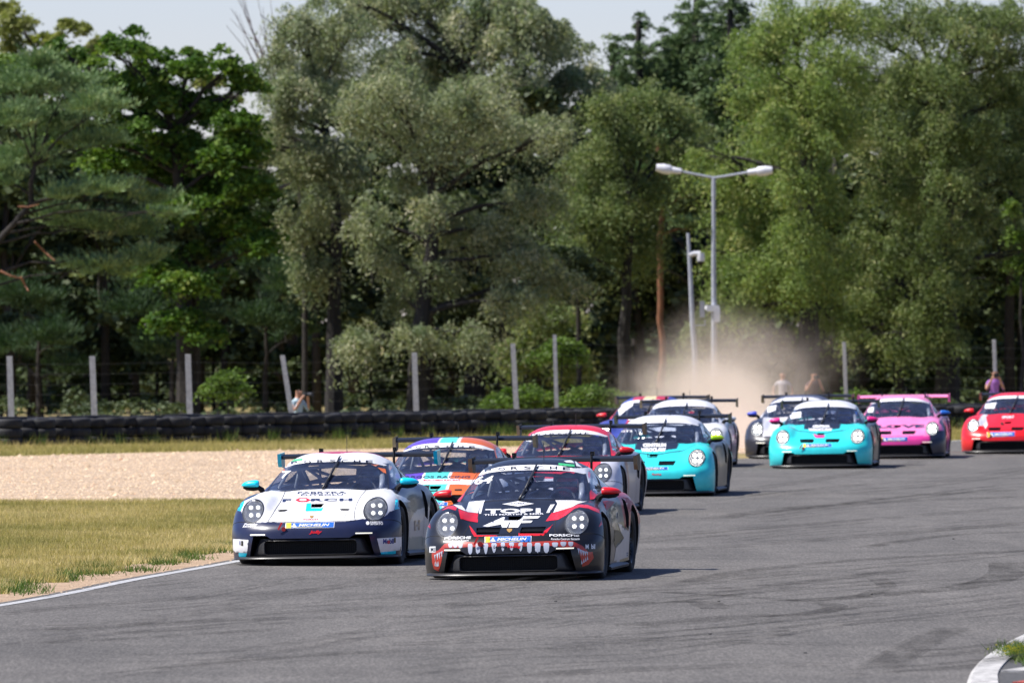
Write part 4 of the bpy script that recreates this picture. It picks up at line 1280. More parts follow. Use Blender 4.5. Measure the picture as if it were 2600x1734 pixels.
c.decal('white_graphic', [zpk((1780, 660), (1840, 645), (1870, 780), (1840, 830), (1800, 760))], Wt, .004)
c.decal('white_graphic', [zpk((1840, 500), (1990, 480), (1960, 560), (1830, 560))], Wt, .004)
tyre_sticker(c, zpk((1860, 875), (2235, 868), (2232, 925), (1860, 940)), True)
cars['rd'] = c
# front turquoise car carries odd mirrors: nearest-to-camera left one is hidden, right one lime

# ------------------------------------------------------------------ drivers
def driver(car, helmet, visor, suit, label):
    H = (.36, 2.42, .93)
    J = [(.36, 2.58, .50), (.36, 2.60, .64), (.36, 2.60, .76), (.36, 2.54, .86), (.36, 2.50, .93),
         (.53, 2.57, .75), (.58, 2.36, .62), (.47, 2.08, .76), (.445, 2.00, .80),
         (.19, 2.57, .75), (.14, 2.36, .62), (.25, 2.08, .76), (.275, 2.00, .80),
         (.45, 2.30, .50), (.44, 2.00, .52), (.27, 2.30, .50), (.28, 2.00, .52)]
    E = [(0, 1), (1, 2), (2, 3), (3, 4), (2, 5), (5, 6), (6, 7), (7, 8), (2, 9), (9, 10), (10, 11), (11, 12), (0, 13), (13, 14), (0, 15), (15, 16)]
    Rr = [.12, (.15, .11), (.15, .10), .06, .06, .065, .05, .04, .035, .065, .05, .04, .035, .075, .06, .075, .06]
    key = 'driver'
    if key not in CACHE: CACHE[key] = skin_person('person', J, E, Rr, None, (0, 0, 0), sub=1)
    if 'helmet' not in CACHE:
        m = MB(); n = 20
        for i in range(11):
            t = math.pi * i / 10; r = math.sin(t); z = math.cos(t)
            for j in range(n):
                a = 2 * math.pi * j / n; x = r * math.cos(a) * .128; y = r * math.sin(a) * .152
                if z < -.4: x *= .9
                m.V.append((H[0] + x, H[1] + y - (.02 if z < 0 and math.sin(a) < 0 else 0), H[2] + .04 + z * .142))
        for i in range(10):
            for j in range(n): m.F.append((i * n + j, i * n + (j + 1) % n, (i + 1) * n + (j + 1) % n, (i + 1) * n + j))
        CACHE['helmet'] = m.mesh('helmet', True)
        v = MB(); n = 14
        for i in range(5):
            z = -.035 + .075 * i / 4
            for j in range(n):
                a = math.radians(205 + 130 * j / (n - 1)); rr = math.sqrt(max(0, 1 - (z / .142) ** 2))
                v.V.append((H[0] + .131 * rr * math.cos(a), H[1] + .157 * rr * math.sin(a), H[2] + .04 + z))
        for i in range(4):
            for j in range(n - 1): v.F.append((i * n + j, i * n + j + 1, (i + 1) * n + j + 1, (i + 1) * n + j))
        CACHE['visor'] = v.mesh('visor', True)
    o = bpy.data.objects.new('person', CACHE[key]); COL.objects.link(o)
    if len(CACHE[key].materials) == 0: CACHE[key].materials.append(suit)
    o.material_slots[0].link = 'OBJECT'; o.material_slots[0].material = suit
    o.matrix_world = car.world
    tag(o, label, 'person', 'drivers sitting in the race cars')
    h = bpy.data.objects.new('helmet', CACHE['helmet']); COL.objects.link(h); h.parent = o
    if len(CACHE['helmet'].materials) == 0: CACHE['helmet'].materials.append(helmet)
    h.material_slots[0].link = 'OBJECT'; h.material_slots[0].material = helmet
    v = bpy.data.objects.new('visor', CACHE['visor']); COL.objects.link(v); v.parent = h
    if len(CACHE['visor'].materials) == 0: CACHE['visor'].materials.append(visor)
vis = plain('dark_visor', (.01, .01, .015), .12, vary=0)
suit_k = plain('dark_race_suit', (.02, .022, .03), .8); suit_r = plain('red_race_suit', (.25, .01, .015), .8)
suit_w = plain('grey_race_suit', (.25, .25, .27), .8)
driver(cars[64], flat('red_helmet', (.45, .01, .015)), vis, suit_k, 'driver with a red helmet at the wheel of the black toothed car')
driver(cars[7], flat('navy_helmet', (.02, .03, .08)), vis, suit_k, 'driver with a dark navy helmet inside the white and navy number 7 car')
driver(cars[10], flat('pale_helmet', (.45, .43, .36)), vis, suit_w, 'driver with a pale helmet inside the violet and orange banded car')
driver(cars['rw'], flat('blue_helmet', (.03, .05, .20)), vis, suit_k, 'driver with a blue helmet inside the red-roofed car')
driver(cars['t1'], flat('blue_teal_helmet', (.02, .10, .20)), vis, suit_k, 'driver inside the turquoise car with the lime mirror')
driver(cars['t2'], flat('bright_blue_helmet', (.02, .12, .45)), vis, suit_k, 'driver with a bright blue helmet in the turquoise car with pink mirrors')
# ------------------------------------------------------------------ ground, gravel, road
def wall_D(px):            # distance of the tyre wall as a function of the column it stands in
    xs = [-800, 0, 600, 1100, 1560, 2000, 2420, 2700, 3400]; ds = [183, 186, 192, 200, 206, 211, 215, 217, 222]
    return float(np.interp(px, xs, ds))
def gz(X, Y):
    px = 1300 + X / max(Y, 1) * F
    t = (Y - wall_D(px) - 1.2) / 10.0
    t = min(1, max(0, t)); t = t * t * (3 - 2 * t)
    return -.30 * t

def world_poly(pts, dense=.9, smooth=True):
    P = [Vector((*G(*p), 0)) for p in pts]
    return [(p.x, p.y) for p in P]
def chain(pts, n=14):
    """smooth Catmull-Rom through ground points given in photograph pixels"""
    P = [np.array(G(*p)) for p in pts]; out = []
    for i in range(len(P) - 1):
        p0 = P[i - 1] if i else 2 * P[0] - P[1]; p1, p2 = P[i], P[i + 1]; p3 = P[i + 2] if i + 2 < len(P) else 2 * P[-1] - P[-2]
        for k in range(n):
            t = k / n
            out.append(.5 * ((2 * p1) + (-p0 + p2) * t + (2 * p0 - 5 * p1 + 4 * p2 - p3) * t * t + (-p0 + 3 * p1 - 3 * p2 + p3) * t ** 3))
    out.append(P[-1]); return out
def sheet(name, loop, z, mat, label=None, kind='structure'):
    me = bpy.data.meshes.new(name)
    bm = bmesh.new(); vs = [bm.verts.new((p[0], p[1], z)) for p in loop]
    es = [bm.edges.new((vs[i], vs[(i + 1) % len(vs)])) for i in range(len(vs))]
    bmesh.ops.triangle_fill(bm, edges=es, use_beauty=True, use_dissolve=False)
    bmesh.ops.recalc_face_normals(bm, faces=bm.faces)
    for f in bm.faces:
        if f.normal.z < 0: f.normal_flip()
    bm.to_mesh(me); bm.free()
    o = link(name, me, mat); o['kind'] = kind
    return o

# soil and dry turf
t = NT('dry_turf_soil'); v = t.obj()
n1 = t.noise(v, .35, 6, .65); n2 = t.noise(v, 6, 6, .7)
c1 = t.ramp(n1, [(.32, (.16, .14, .04)), (.5, (.26, .205, .075)), (.68, (.36, .27, .12))])
c2 = t.ramp(n2, [(.3, .55), (.7, 1.25)])
t.l(t.mix(1.0, c1, c2, 'MULTIPLY'), t.p.inputs['Base Color']); t.p.inputs['Roughness'].default_value = .95
t.bump(n2, .6, .05)
m_turf = t.m
xs = np.concatenate([np.linspace(-900, -60, 12), np.linspace(-40, 40, 41), np.linspace(60, 900, 12)])
ys = np.concatenate([np.linspace(30, 175, 20), np.linspace(178, 260, 83), np.linspace(280, 3000, 16)])
V = [(x, y, gz(x, y)) for y in ys for x in xs]; nx = len(xs)
Fc = [(j * nx + i, j * nx + i + 1, (j + 1) * nx + i + 1, (j + 1) * nx + i) for j in range(len(ys) - 1) for i in range(nx - 1)]
tag(link('ground', mesh_np('ground', V, Fc, True), m_turf), kind='structure')

# gravel trap
t = NT('gravel'); v = t.obj()
vo = t.n('TexVoronoi'); vo.inputs['Scale'].default_value = 26; t.l(v, vo.inputs['Vector'])
n1 = t.noise(t.obj((.35, 1, 1)), 1.1, 6, .65, .5); n2 = t.noise(v, 14, 5, .7)
cc = t.ramp(n1, [(.3, (.40, .285, .19)), (.5, (.51, .375, .255)), (.72, (.60, .455, .325))])
cd = t.ramp(vo.outputs['Distance'], [(.0, 1.05), (.6, .80)])
ce = t.ramp(n2, [(.3, .72), (.7, 1.18)])
t.l(t.mix(1.0, t.mix(1.0, cc, cd, 'MULTIPLY'), ce, 'MULTIPLY'), t.p.inputs['Base Color']); t.p.inputs['Roughness'].default_value = .95
t.bump(vo.outputs['Distance'], .8, .03)
m_gravel = t.m
top = chain([(-900, 1178), (0, 1160), (300, 1152), (600, 1146), (1000, 1140), (1400, 1133), (1800, 1128), (2000, 1131), (2160, 1143)])
bot = chain([(2160, 1146), (1900, 1151), (1700, 1156), (1560, 1163), (1430, 1182), (1280, 1220), (1150, 1243), (1000, 1256), (590, 1270), (0, 1275), (-900, 1262)])
GRAVEL = [tuple(p) for p in top] + [tuple(p) for p in bot]
sheet('gravel_trap', GRAVEL, .004, m_gravel)

rut = plain('painted_rut_shade', (.33, .235, .155), .95, vary=.3, vscale=12)  # flat darker strips: the shade of the furrows put into the colour
rg = random.Random(12)
for i in range(26):
    x0 = rg.uniform(-50, 1200); y0 = rg.uniform(1160, 1258); L_ = rg.uniform(120, 420)
    a = [np.array(G(x0 + L_ * k / 10, y0 - k * rg.uniform(-.1, .9))) for k in range(11)]
    V = []; Fc = []
    for k, p in enumerate(a):
        w_ = .07 * math.sin(math.pi * (k + .2) / 10.4) * rg.uniform(.5, 1.3) + .01; V += [(p[0], p[1] - w_, .0052 + .0002 * i), (p[0], p[1] + w_, .0052 + .0002 * i)]
    Fc = [(2 * k, 2 * k + 2, 2 * k + 3, 2 * k + 1) for k in range(10)]
    o = link('gravel_rut_shade', mesh_py('gravel_rut_shade', V, Fc), rut); o['kind'] = 'structure'
# asphalt
t = NT('asphalt'); v = t.obj()
n1 = t.noise(v, 75, 3, .75); n2 = t.noise(t.obj((1.0, .14, 1)), .9, 6, .62, .8); n3 = t.noise(t.obj((.35, 1.0, 1)), .5, 4, .6)
vo = t.n('TexVoronoi'); vo.inputs['Scale'].default_value = 60; t.l(v, vo.inputs['Vector'])
base = t.ramp(n2, [(.25, (.092, .086, .079)), (.5, (.115, .107, .098)), (.75, (.140, .130, .119))])
g1 = t.ramp(n1, [(.28, .55), (.5, 1.0), (.74, 1.6)])
g2 = t.ramp(vo.outputs['Distance'], [(.05, 1.18), (.5, .86)])
g3 = t.ramp(n3, [(.3, .84), (.7, 1.12)])
n4 = t.noise(t.obj((1, .10, 1)), 42, 3, .8); g4 = t.ramp(n4, [(.30, .60), (.5, 1.0), (.70, 1.55)])
base = t.mix(1.0, base, g4, 'MULTIPLY')
c_ = t.mix(1.0, t.mix(1.0, t.mix(1.0, base, g1, 'MULTIPLY'), g2, 'MULTIPLY'), g3, 'MULTIPLY')
t.l(c_, t.p.inputs['Base Color']); t.p.inputs['Roughness'].default_value = .86
t.p.inputs['Specular IOR Level'].default_value = .3
t.bump(n1, .35, .01)
m_asph = t.m
left_edge = chain([(-2400, 1900), (-900, 1668), (0, 1531), (300, 1473), (590, 1421), (860, 1365), (1130, 1300), (1300, 1248), (1450, 1200), (1600, 1177), (1800, 1168), (2000, 1161), (2160, 1151), (2280, 1135), (2400, 1121), (2600, 1110), (3200, 1098)])
ROAD = [tuple(p) for p in left_edge] + [(60, 200), (60, 30), (-20, 30)]
sheet('road', ROAD, .008, m_asph)
# painted edge line along the left edge
def ribbon(path, off0, off1, z):
    V = []; n = len(path)
    for i, p in enumerate(path):
        d = path[min(i + 1, n - 1)] - path[max(i - 1, 0)]; d = d / (np.linalg.norm(d) + 1e-9); nn = np.array([d[1], -d[0]])
        a = p + nn * off0; b_ = p + nn * off1; V += [(a[0], a[1], z), (b_[0], b_[1], z)]
    return V, [(2 * i, 2 * i + 1, 2 * i + 3, 2 * i + 2) for i in range(n - 1)]
t = NT('worn_white_paint'); v = t.obj(); n1 = t.noise(v, 8, 6, .7); n2 = t.noise(v, 60, 3, .7)
a_ = t.ramp(n1, [(.36, (.20, .19, .185)), (.47, (.42, .42, .42)), (1, (.52, .52, .52))]); b_ = t.ramp(n2, [(.3, .7), (.6, 1.05)])
t.l(t.mix(1.0, a_, b_, 'MULTIPLY'), t.p.inputs['Base Color']); t.p.inputs['Roughness'].default_value = .7
m_line = t.m
V, Fc = ribbon(left_edge, .12, .25, .012)
tag(link('edge_line', mesh_py('edge_line', V, Fc), m_line), kind='structure')
# bare sandy strip between turf and road
t = NT('bare_sand'); v = t.obj(); n1 = t.noise(v, 3, 6, .7); n2 = t.noise(v, 40, 4, .7)
a_ = t.ramp(n1, [(.3, (.32, .21, .13)), (.6, (.48, .34, .22))]); b_ = t.ramp(n2, [(.3, .65), (.7, 1.2)])
t.l(t.mix(1.0, a_, b_, 'MULTIPLY'), t.p.inputs['Base Color']); t.p.inputs['Roughness'].default_value = .95; t.bump(n2, .8, .03)
m_sand = t.m
inner = [np.array(p) + np.array([.2, 0]) for p in left_edge[:14 * 8]]
outer = []
for i, p in enumerate(left_edge[:14 * 8]):
    k = .62 + .22 * math.sin(i * .9) + .16 * math.sin(i * 2.3) + .1 * random.random()
    outer.append(np.array(p) + np.array([-k, k * .5]))
sheet('sand_verge', [tuple(p) for p in inner] + [tuple(p) for p in outer[::-1]], .005, m_sand)

# tyre marks worn into the asphalt
t = NT('rubber_marks'); v = t.obj(); n1 = t.noise(t.obj((1, .25, 1)), 3.0, 6, .75); n2 = t.noise(v, 90, 2, .7)
tr = t.n('BsdfTransparent'); df = t.n('BsdfDiffuse'); df.inputs[0].default_value = (.035, .034, .036, 1)
r1 = t.ramp(n1, [(.36, 0.0), (.72, .62)]); r2 = t.ramp(n2, [(.35, .25), (.6, 1.0)]); mm = t.n('Math', operation='MULTIPLY')
t.l(r1, mm.inputs[0]); t.l(r2, mm.inputs[1])
mx = t.n('MixShader'); t.l(mm.outputs[0], mx.inputs[0]); t.l(tr.outputs[0], mx.inputs[1]); t.l(df.outputs[0], mx.inputs[2]); t.l(mx.outputs[0], t.out.inputs['Surface']); t.t.nodes.remove(t.p)
m_skid = t.m
skids = [[(1690, 1505), (1900, 1518), (2060, 1530), (2120, 1540), (2080, 1556), (1950, 1568)],
         [(1500, 1540), (1750, 1529), (1800, 1538), (1825, 1548)],
         [(2560, 1430), (2550, 1462), (2460, 1490), (2250, 1512), (2000, 1528)],
         [(2225, 1470), (2250, 1490), (2200, 1512), (2100, 1528)],
         [(1820, 1498), (2050, 1480), (2300, 1450)], [(2190, 1392), (2400, 1362), (2600, 1352)],
         [(1750, 1480), (1900, 1452), (2170, 1425), (2600, 1400)], [(1600, 1590), (1750, 1578), (1950, 1562)],
         [(0, 1640), (300, 1625), (700, 1600)], [(100, 1600), (500, 1580), (1000, 1568), (1400, 1575)],
         [(400, 1700), (900, 1660), (1500, 1650)], [(2000, 1300), (2300, 1262), (2600, 1245)], [(1800, 1320), (2100, 1285), (2600, 1262)],
         [(1900, 1260), (2200, 1232), (2600, 1215)], [(700, 1560), (1100, 1540), (1500, 1530)], [(-100, 1570), (350, 1530), (800, 1500)],
         [(2230, 1700), (2330, 1640), (2420, 1600)], [(1300, 1720), (1700, 1700), (2100, 1690)], [(1000, 1640), (1500, 1625), (2100, 1640)],
         [(1650, 1400), (2000, 1380), (2600, 1330)], [(1700, 1360), (2100, 1330), (2600, 1290)]]
for i, s_ in enumerate(skids):
    p = chain(s_, 16); wd = (.13, .17, .22, .11, .15)[i % 5]
    V, Fc = ribbon(p, -wd, wd, .0115 + .0009 * (i % 24))
    tag(link('tyre_mark', mesh_py('tyre_mark', V, Fc), m_skid), kind='structure')
rr = random.Random(3)
for i in range(80):       # long straight rubber lines laid down through the bend
    y0 = rr.uniform(1230, 1734) ; x0 = rr.uniform(0, 2400)
    p = chain([(x0, y0), (x0 + 260, y0 - 12 - rr.uniform(0, 20)), (x0 + 620, y0 - 34 - rr.uniform(0, 50))], 12)
    if y0 < 1470 and x0 < 1500: continue
    wd = rr.uniform(.03, .13); V, Fc = ribbon(p, -wd, wd, .034 + .0004 * i)
    tag(link('tyre_mark', mesh_py('tyre_mark', V, Fc), m_skid), kind='structure')

# small debris on the road
deb = MB()
for (x, y) in ((1825, 1530), (2214, 1512), (1411, 1530), (1803, 1614), (2045, 1662), (2421, 1371)):
    X, D = G(x, y); deb.box((X, D, .018), (.024, .02, .008), Matrix.Rotation(x * .3, 3, 'Z'))
tag(deb.build('rubber_crumbs', M['rubber']), 'tiny dark rubber crumbs scattered over the asphalt', 'debris', kind='stuff')

# ------------------------------------------------------------------ kerb, lower right corner
kin = [np.array(G(*p)) for p in ((2458, 1790), (2456, 1734), (2480, 1690), (2530, 1650), (2600, 1612), (2700, 1572), (2900, 1520))]
kou = [np.array(G(*p)) for p in ((2545, 1790), (2534, 1734), (2538, 1706), (2570, 1672), (2620, 1640), (2720, 1598), (2920, 1540))]
def smooth2(P, n=10):
    out = []
    for i in range(len(P) - 1):
        p0 = P[i - 1] if i else 2 * P[0] - P[1]; p1, p2 = P[i], P[i + 1]; p3 = P[i + 2] if i + 2 < len(P) else 2 * P[-1] - P[-2]
        for k in range(n):
            t_ = k / n; out.append(.5 * ((2 * p1) + (-p0 + p2) * t_ + (2 * p0 - 5 * p1 + 4 * p2 - p3) * t_ * t_ + (-p0 + 3 * p1 - 3 * p2 + p3) * t_ ** 3))
    return out + [P[-1]]
m_kerb = plain('worn_kerb_paint', (.38, .37, .355), .85, vary=.55, vscale=9)
A = smooth2(kin); B = smooth2(kou)
V = []; n = len(A)
for a, b_ in zip(A, B): V += [(a[0], a[1], .009), (a[0] + (b_[0] - a[0]) * .12, a[1] + (b_[1] - a[1]) * .12, .022), (b_[0], b_[1], .026), (b_[0], b_[1], .005)]
Fc = [(4 * i + k, 4 * i + k + 1, 4 * i + k + 5, 4 * i + k + 4) for i in range(n - 1) for k in range(3)]
tag(link('painted_kerb', mesh_py('painted_kerb', V, Fc, False), m_kerb), 'worn white painted kerb band curving through the lower right corner', 'kerb')
# dark inner asphalt, turf beyond, second red and white kerb
C_ = [b_ + np.array([.34, .10]) for b_ in B]
m_dark = plain('old_dark_asphalt', (.06, .058, .056), .9, vary=.5, vscale=30)
sheet('inner_apron', [tuple(p) for p in B] + [tuple(p) for p in C_[::-1]], .0135, m_dark)
E_ = [b_ + np.array([6, 3.0]) for b_ in C_]
sheet('inner_turf', [tuple(p) for p in C_] + [tuple(p) for p in E_[::-1]], .0165, m_turf)
m_redk = plain('faded_red_paint', (.36, .07, .05), .8, vary=.4, vscale=20)
for i, (x, y, mt) in enumerate(((2592, 1706, m_kerb), (2622, 1736, m_redk), (2590, 1764, m_kerb))):
    X, D = G(x, y); m = MB(); m.box((0, 0, .009), (.22, .7, .018)); o = m.build('kerb_block', mt); o.location = (X + .05, D, .012); o.rotation_euler.z = -.35
    tag(o, ('white kerb block half hidden in weeds at the lower right corner', 'red kerb block at the very lower right corner', 'white kerb block cut off by the bottom right of the frame')[i], 'kerb block', 'inner kerb blocks')

# ------------------------------------------------------------------ grass
def blades(name, pts, h, wd, lean, mat, label, tint=None, nseg=1):
    n = len(pts); P = np.zeros((n, 3, 3), np.float32)
    X, Y, Z0 = pts[:, 0], pts[:, 1], pts[:, 2]
    ang = RNG.uniform(0, np.pi, n); hh = h * RNG.uniform(.45, 1.25, n) if np.isscalar(h) else h * RNG.uniform(.6, 1.2, n)
    dx = np.cos(ang) * wd * .5; dy = np.sin(ang) * wd * .5
    lx = RNG.normal(0, lean, n) * hh; ly = RNG.normal(0, lean, n) * hh
    P[:, 0] = np.stack([X - dx, Y - dy, Z0], 1); P[:, 1] = np.stack([X + dx, Y + dy, Z0], 1); P[:, 2] = np.stack([X + lx, Y + ly, Z0 + hh], 1)
    me = mesh_np(name, P.reshape(-1, 3), np.arange(3 * n).reshape(n, 3), False, 3)
    at = me.color_attributes.new('tint', 'FLOAT_COLOR', 'POINT')
    tv = RNG.uniform(0, 1, n) if tint is None else tint
    col = np.ones((n, 3, 4), np.float32); col[:, :, 0] = tv[:, None]; col[:, :, 1] = RNG.uniform(0, 1, n)[:, None]
    at.data.foreach_set('color', col.ravel())
    return tag(link(name, me, mat), label, 'grass', kind='stuff')
def leafmat(name, ramp, trans=.35, rough=.6, var=.25):
    t = NT(name); a = t.n('Attribute'); a.attribute_name = 'tint'; sp = t.n('SeparateColor'); t.l(a.outputs['Color'], sp.inputs[0])
    c = t.ramp(sp.outputs[0], ramp); v = t.ramp(sp.outputs[1], [(0, 1 - var), (1, 1 + var)])
    c = t.mix(1.0, c, v, 'MULTIPLY')
    t.l(c, t.p.inputs['Base Color']); t.p.inputs['Roughness'].default_value = rough; t.p.inputs['Specular IOR Level'].default_value = .25
    if trans:
        tl = t.n('BsdfTranslucent'); t.l(t.mix(1.0, c, (1.1, 1.25, .7), 'MULTIPLY'), tl.inputs[0]); mx = t.n('MixShader'); mx.inputs[0].default_value = trans
        t.l(t.p.outputs[0], mx.inputs[1]); t.l(tl.outputs[0], mx.inputs[2]); t.l(mx.outputs[0], t.out.inputs['Surface'])
    return t.m
m_grass = leafmat('dry_grass', [(0, (.22, .21, .065)), (.4, (.41, .34, .125)), (.75, (.56, .44, .20)), (1, (.66, .53, .29))], .3)
m_green = leafmat('green_weeds', [(0, (.05, .11, .02)), (.6, (.10, .16, .03)), (1, (.18, .19, .06))], .3)
def scatter_poly(loop, n, bbox=None):
    L = np.array(loop); x0, y0 = L.min(0); x1, y1 = L.max(0)
    if bbox: x0, x1, y0, y1 = max(x0, bbox[0]), min(x1, bbox[1]), max(y0, bbox[2]), min(y1, bbox[3])
    out = np.zeros((0, 2))
    while len(out) < n:
        p = np.stack([RNG.uniform(x0, x1, n * 2), RNG.uniform(y0, y1, n * 2)], 1)
        fx = 1300 + p[:, 0] / p[:, 1] * F; k = (fx > -60) & (fx < 2660) & in_poly(loop, p[:, 0], p[:, 1]); out = np.concatenate([out, p[k]])
    return out[:n]
def vnoise(x, y, s, seed=0):
    r = np.random.default_rng(seed); g = r.uniform(0, 1, (256, 256))
    X = x * s + 1000.3; Y = y * s + 1000.7; i = np.floor(X).astype(int); j = np.floor(Y).astype(int); fx = X - i; fy = Y - j
    fx = fx * fx * (3 - 2 * fx); fy = fy * fy * (3 - 2 * fy); g_ = lambda a, b: g[a % 256, b % 256]
    return (g_(i, j) * (1 - fx) + g_(i + 1, j) * fx) * (1 - fy) + (g_(i, j + 1) * (1 - fx) + g_(i + 1, j + 1) * fx) * fy
near = [tuple(p) for p in outer[14:14 * 8]] + [tuple(p) for p in chain([(1430, 1186), (1280, 1224), (1150, 1247), (1000, 1260), (590, 1274), (0, 1279), (-900, 1266)])]
p = scatter_poly(near, 210000); nz = vnoise(p[:, 0], p[:, 1], .35, 1) * .6 + vnoise(p[:, 0], p[:, 1], 1.6, 2) * .4
tint = np.clip(nz * 1.05 + .05 + RNG.normal(0, .16, len(p)) - (p[:, 1] - 100) * .006, 0, 1)
z = np.full(len(p), .0); hgt = .085 * (.55 + .8 * vnoise(p[:, 0], p[:, 1], 1.1, 5))
blades('verge_grass', np.column_stack([p, z]), hgt, .010, .38, m_grass, 'dry yellow-green grass on the verge left of the road', tint)
# greener tufts at the ragged edge towards the sand
tp = []
for i in range(10, 14 * 6):
    if rr.random() < .6:
        q_ = outer[i] + np.array([rr.uniform(-.25, .22), rr.uniform(-.3, .2)]); k = rr.randint(60, 240)
        tp.append(np.column_stack([RNG.normal(q_[0], .13, k), RNG.normal(q_[1], .35, k), np.zeros(k)]))
tp = np.concatenate(tp); blades('verge_weeds', tp, .085, .014, .5, m_green, 'low green weeds along the sandy edge of the road')
# far strip of grass under the tyre wall
far = [(WX(x, wall_D(x) + 1), wall_D(x) + 1) for x in range(-100, 2800, 60)] + [tuple(q_) for q_ in chain([(2700, 1106), (2400, 1119), (2280, 1132), (2160, 1143), (2000, 1131), (1800, 1127), (1400, 1131), (1000, 1138), (600, 1144), (300, 1150), (0, 1158), (-100, 1160)], 8)]
p = scatter_poly(far, 90000); tint = np.clip(vnoise(p[:, 0], p[:, 1], .5, 3) * .75 + RNG.normal(0, .16, len(p)), 0, 1)
dd = np.array([wall_D(1300 + a / b_ * F) for a, b_ in p]) - p[:, 1]
h = .10 + .16 * np.clip(1 - np.abs(dd) / 1.6, 0, 1)
blades('far_grass', np.column_stack([p, np.zeros(len(p))]), h, .016, .3, m_grass, 'strip of uneven grass at the foot of the tyre wall', tint * .8 + .12)
wp = []
for (x, k) in ((10, 40), (95, 80), (235, 120), (300, 90), (390, 60), (578, 260), (690, 150), (860, 260), (905, 200), (925, 140), (1010, 90), (1090, 80), (1230, 300), (1265, 260), (1290, 220), (1340, 120), (2440, 120), (2410, 90)):
    D = wall_D(x) - .55; wp.append(np.column_stack([RNG.normal(WX(x, D), .10, k), RNG.normal(D, .15, k), np.zeros(k)]))
wp = np.concatenate(wp); wp = wp[RNG.uniform(0, 1, len(wp)) < .45]
blades('wall_weeds', wp, .34, .022, .22, m_green, 'tall weeds growing against the foot of the tyre wall', RNG.uniform(.2, 1, len(wp)))
# weeds with yellow flowers by the inner kerb
X, D = G(2588, 1668); k = 5000
tp = np.column_stack([RNG.normal(X + .10, .10, k), RNG.normal(D, .9, k), np.full(k, .012)])
blades('kerb_weeds', tp, .06, .010, .6, m_green, 'green weeds behind the white kerb in the lower right corner')
k = 260; P0 = np.column_stack([RNG.normal(X + .06, .09, k), RNG.normal(D, .6, k), RNG.uniform(.03, .08, k)])
Vf = np.repeat(P0, 4, 0) + np.tile(np.array([(-.006, 0, -.005), (.006, 0, -.005), (.007, .003, .006), (-.007, -.003, .006)]), (k, 1))
tag(link('yellow_flowers', mesh_np('yellow_flowers', Vf, np.arange(4 * k).reshape(k, 4)), M['yellow']), 'small yellow flowers in the weeds behind the kerb', 'flowers', kind='stuff')

# loose stones of the gravel trap
k = 26000; p = scatter_poly(GRAVEL, k); s_ = RNG.uniform(.010, .026, k) * (1 + (RNG.uniform(0, 1, k) > .97) * 1.4)
oc = np.array([(1, 0, 0), (-1, 0, 0), (0, 1, 0), (0, -1, 0), (0, 0, .7), (0, 0, -.5)], np.float32)
V = (np.column_stack([p, s_ * .25])[:, None, :] + (oc[None] * RNG.uniform(.6, 1.3, (k, 6, 1))) * s_[:, None, None]).reshape(-1, 3)
of = np.array([(0, 2, 4), (2, 1, 4), (1, 3, 4), (3, 0, 4)]); Fc = (of[None] + (np.arange(k) * 6)[:, None, None]).reshape(-1, 3)
me = mesh_np('gravel_stones', V, Fc, False, 3); at = me.color_attributes.new('tint', 'FLOAT_COLOR', 'POINT')
col = np.ones((k, 6, 4), np.float32); col[:, :, 0] = RNG.uniform(0, 1, k)[:, None]; col[:, :, 1] = RNG.uniform(0, 1, k)[:, None]; at.data.foreach_set('color', col.ravel())
tag(link('gravel_stones', me, leafmat('pebbles', [(0, (.41, .29, .185)), (.5, (.51, .375, .25)), (.95, (.57, .44, .31)), (1, (.45, .25, .15))], 0, .9)), 'loose pinkish beige stones lying in the gravel trap', 'gravel', kind='stuff')
k = 700; q_ = [inner[rr.randint(14, 14 * 7)] + np.array([-rr.uniform(.05, .8), rr.uniform(0, .6)]) for _ in range(k)]; p = np.array(q_); s_ = RNG.uniform(.006, .02, k)
V = (np.column_stack([p, s_ * .4])[:, None, :] + oc[None] * s_[:, None, None]).reshape(-1, 3); Fc = (of[None] + (np.arange(k) * 6)[:, None, None]).reshape(-1, 3)
tag(link('verge_stones', mesh_np('verge_stones', V, Fc, False, 3), m_gravel), 'small stones on the sandy road edge', 'gravel', kind='stuff')

# ------------------------------------------------------------------ tyre wall
wall = empty('tyre_wall', (WX(1300, 200), 200, 0))
tag(wall, 'low barrier of stacked black tyres behind the gravel trap', 'tyre wall')
tm = MB(); R0, h0 = .33, .212
tm.lathe([(R0 - .11, -h0 * .42), (R0 - .05, -h0 * .5), (R0 - .012, -h0 * .42), (R0, -h0 * .25), (R0, h0 * .25), (R0 - .012, h0 * .42), (R0 - .05, h0 * .5), (R0 - .11, h0 * .42), (R0 - .10, 0)], 14, Matrix.Rotation(math.radians(90), 4, 'Y'))
tyre_me = tm.mesh('tyre', True, 50)
m_tw = plain('weathered_tyre_rubber', (.010, .010, .012), .75, vary=.5, vscale=4)
t = m_tw.node_tree
X = WX(-60, 186); x_px = -70.0; i = 0; n_t = 0
pos = []
while x_px < 2700:
    D = wall_D(x_px); pos.append((x_px, D, i)); x_px += .375 / D * F; i += 1
for (x, D, i) in pos:
    lvls = 3
    if i % 2 and (n_t + 3) > 292: continue
    for l in range(lvls):
        if n_t >= 298: break
        o = bpy.data.objects.new('tyre', tyre_me); COL.objects.link(o); o.parent = wall
        if len(tyre_me.materials) == 0: tyre_me.materials.append(m_tw)
        o.location = (WX(x, D) + rr.uniform(-.03, .03) - wall.location.x, D + (.34 if i % 2 else 0) + rr.uniform(-.04, .04) - wall.location.y, h0 / 2 + l * h0 * .985)
        o.rotation_euler = (rr.uniform(-.06, .06), rr.uniform(-.06, .06), rr.uniform(0, 6)); n_t += 1
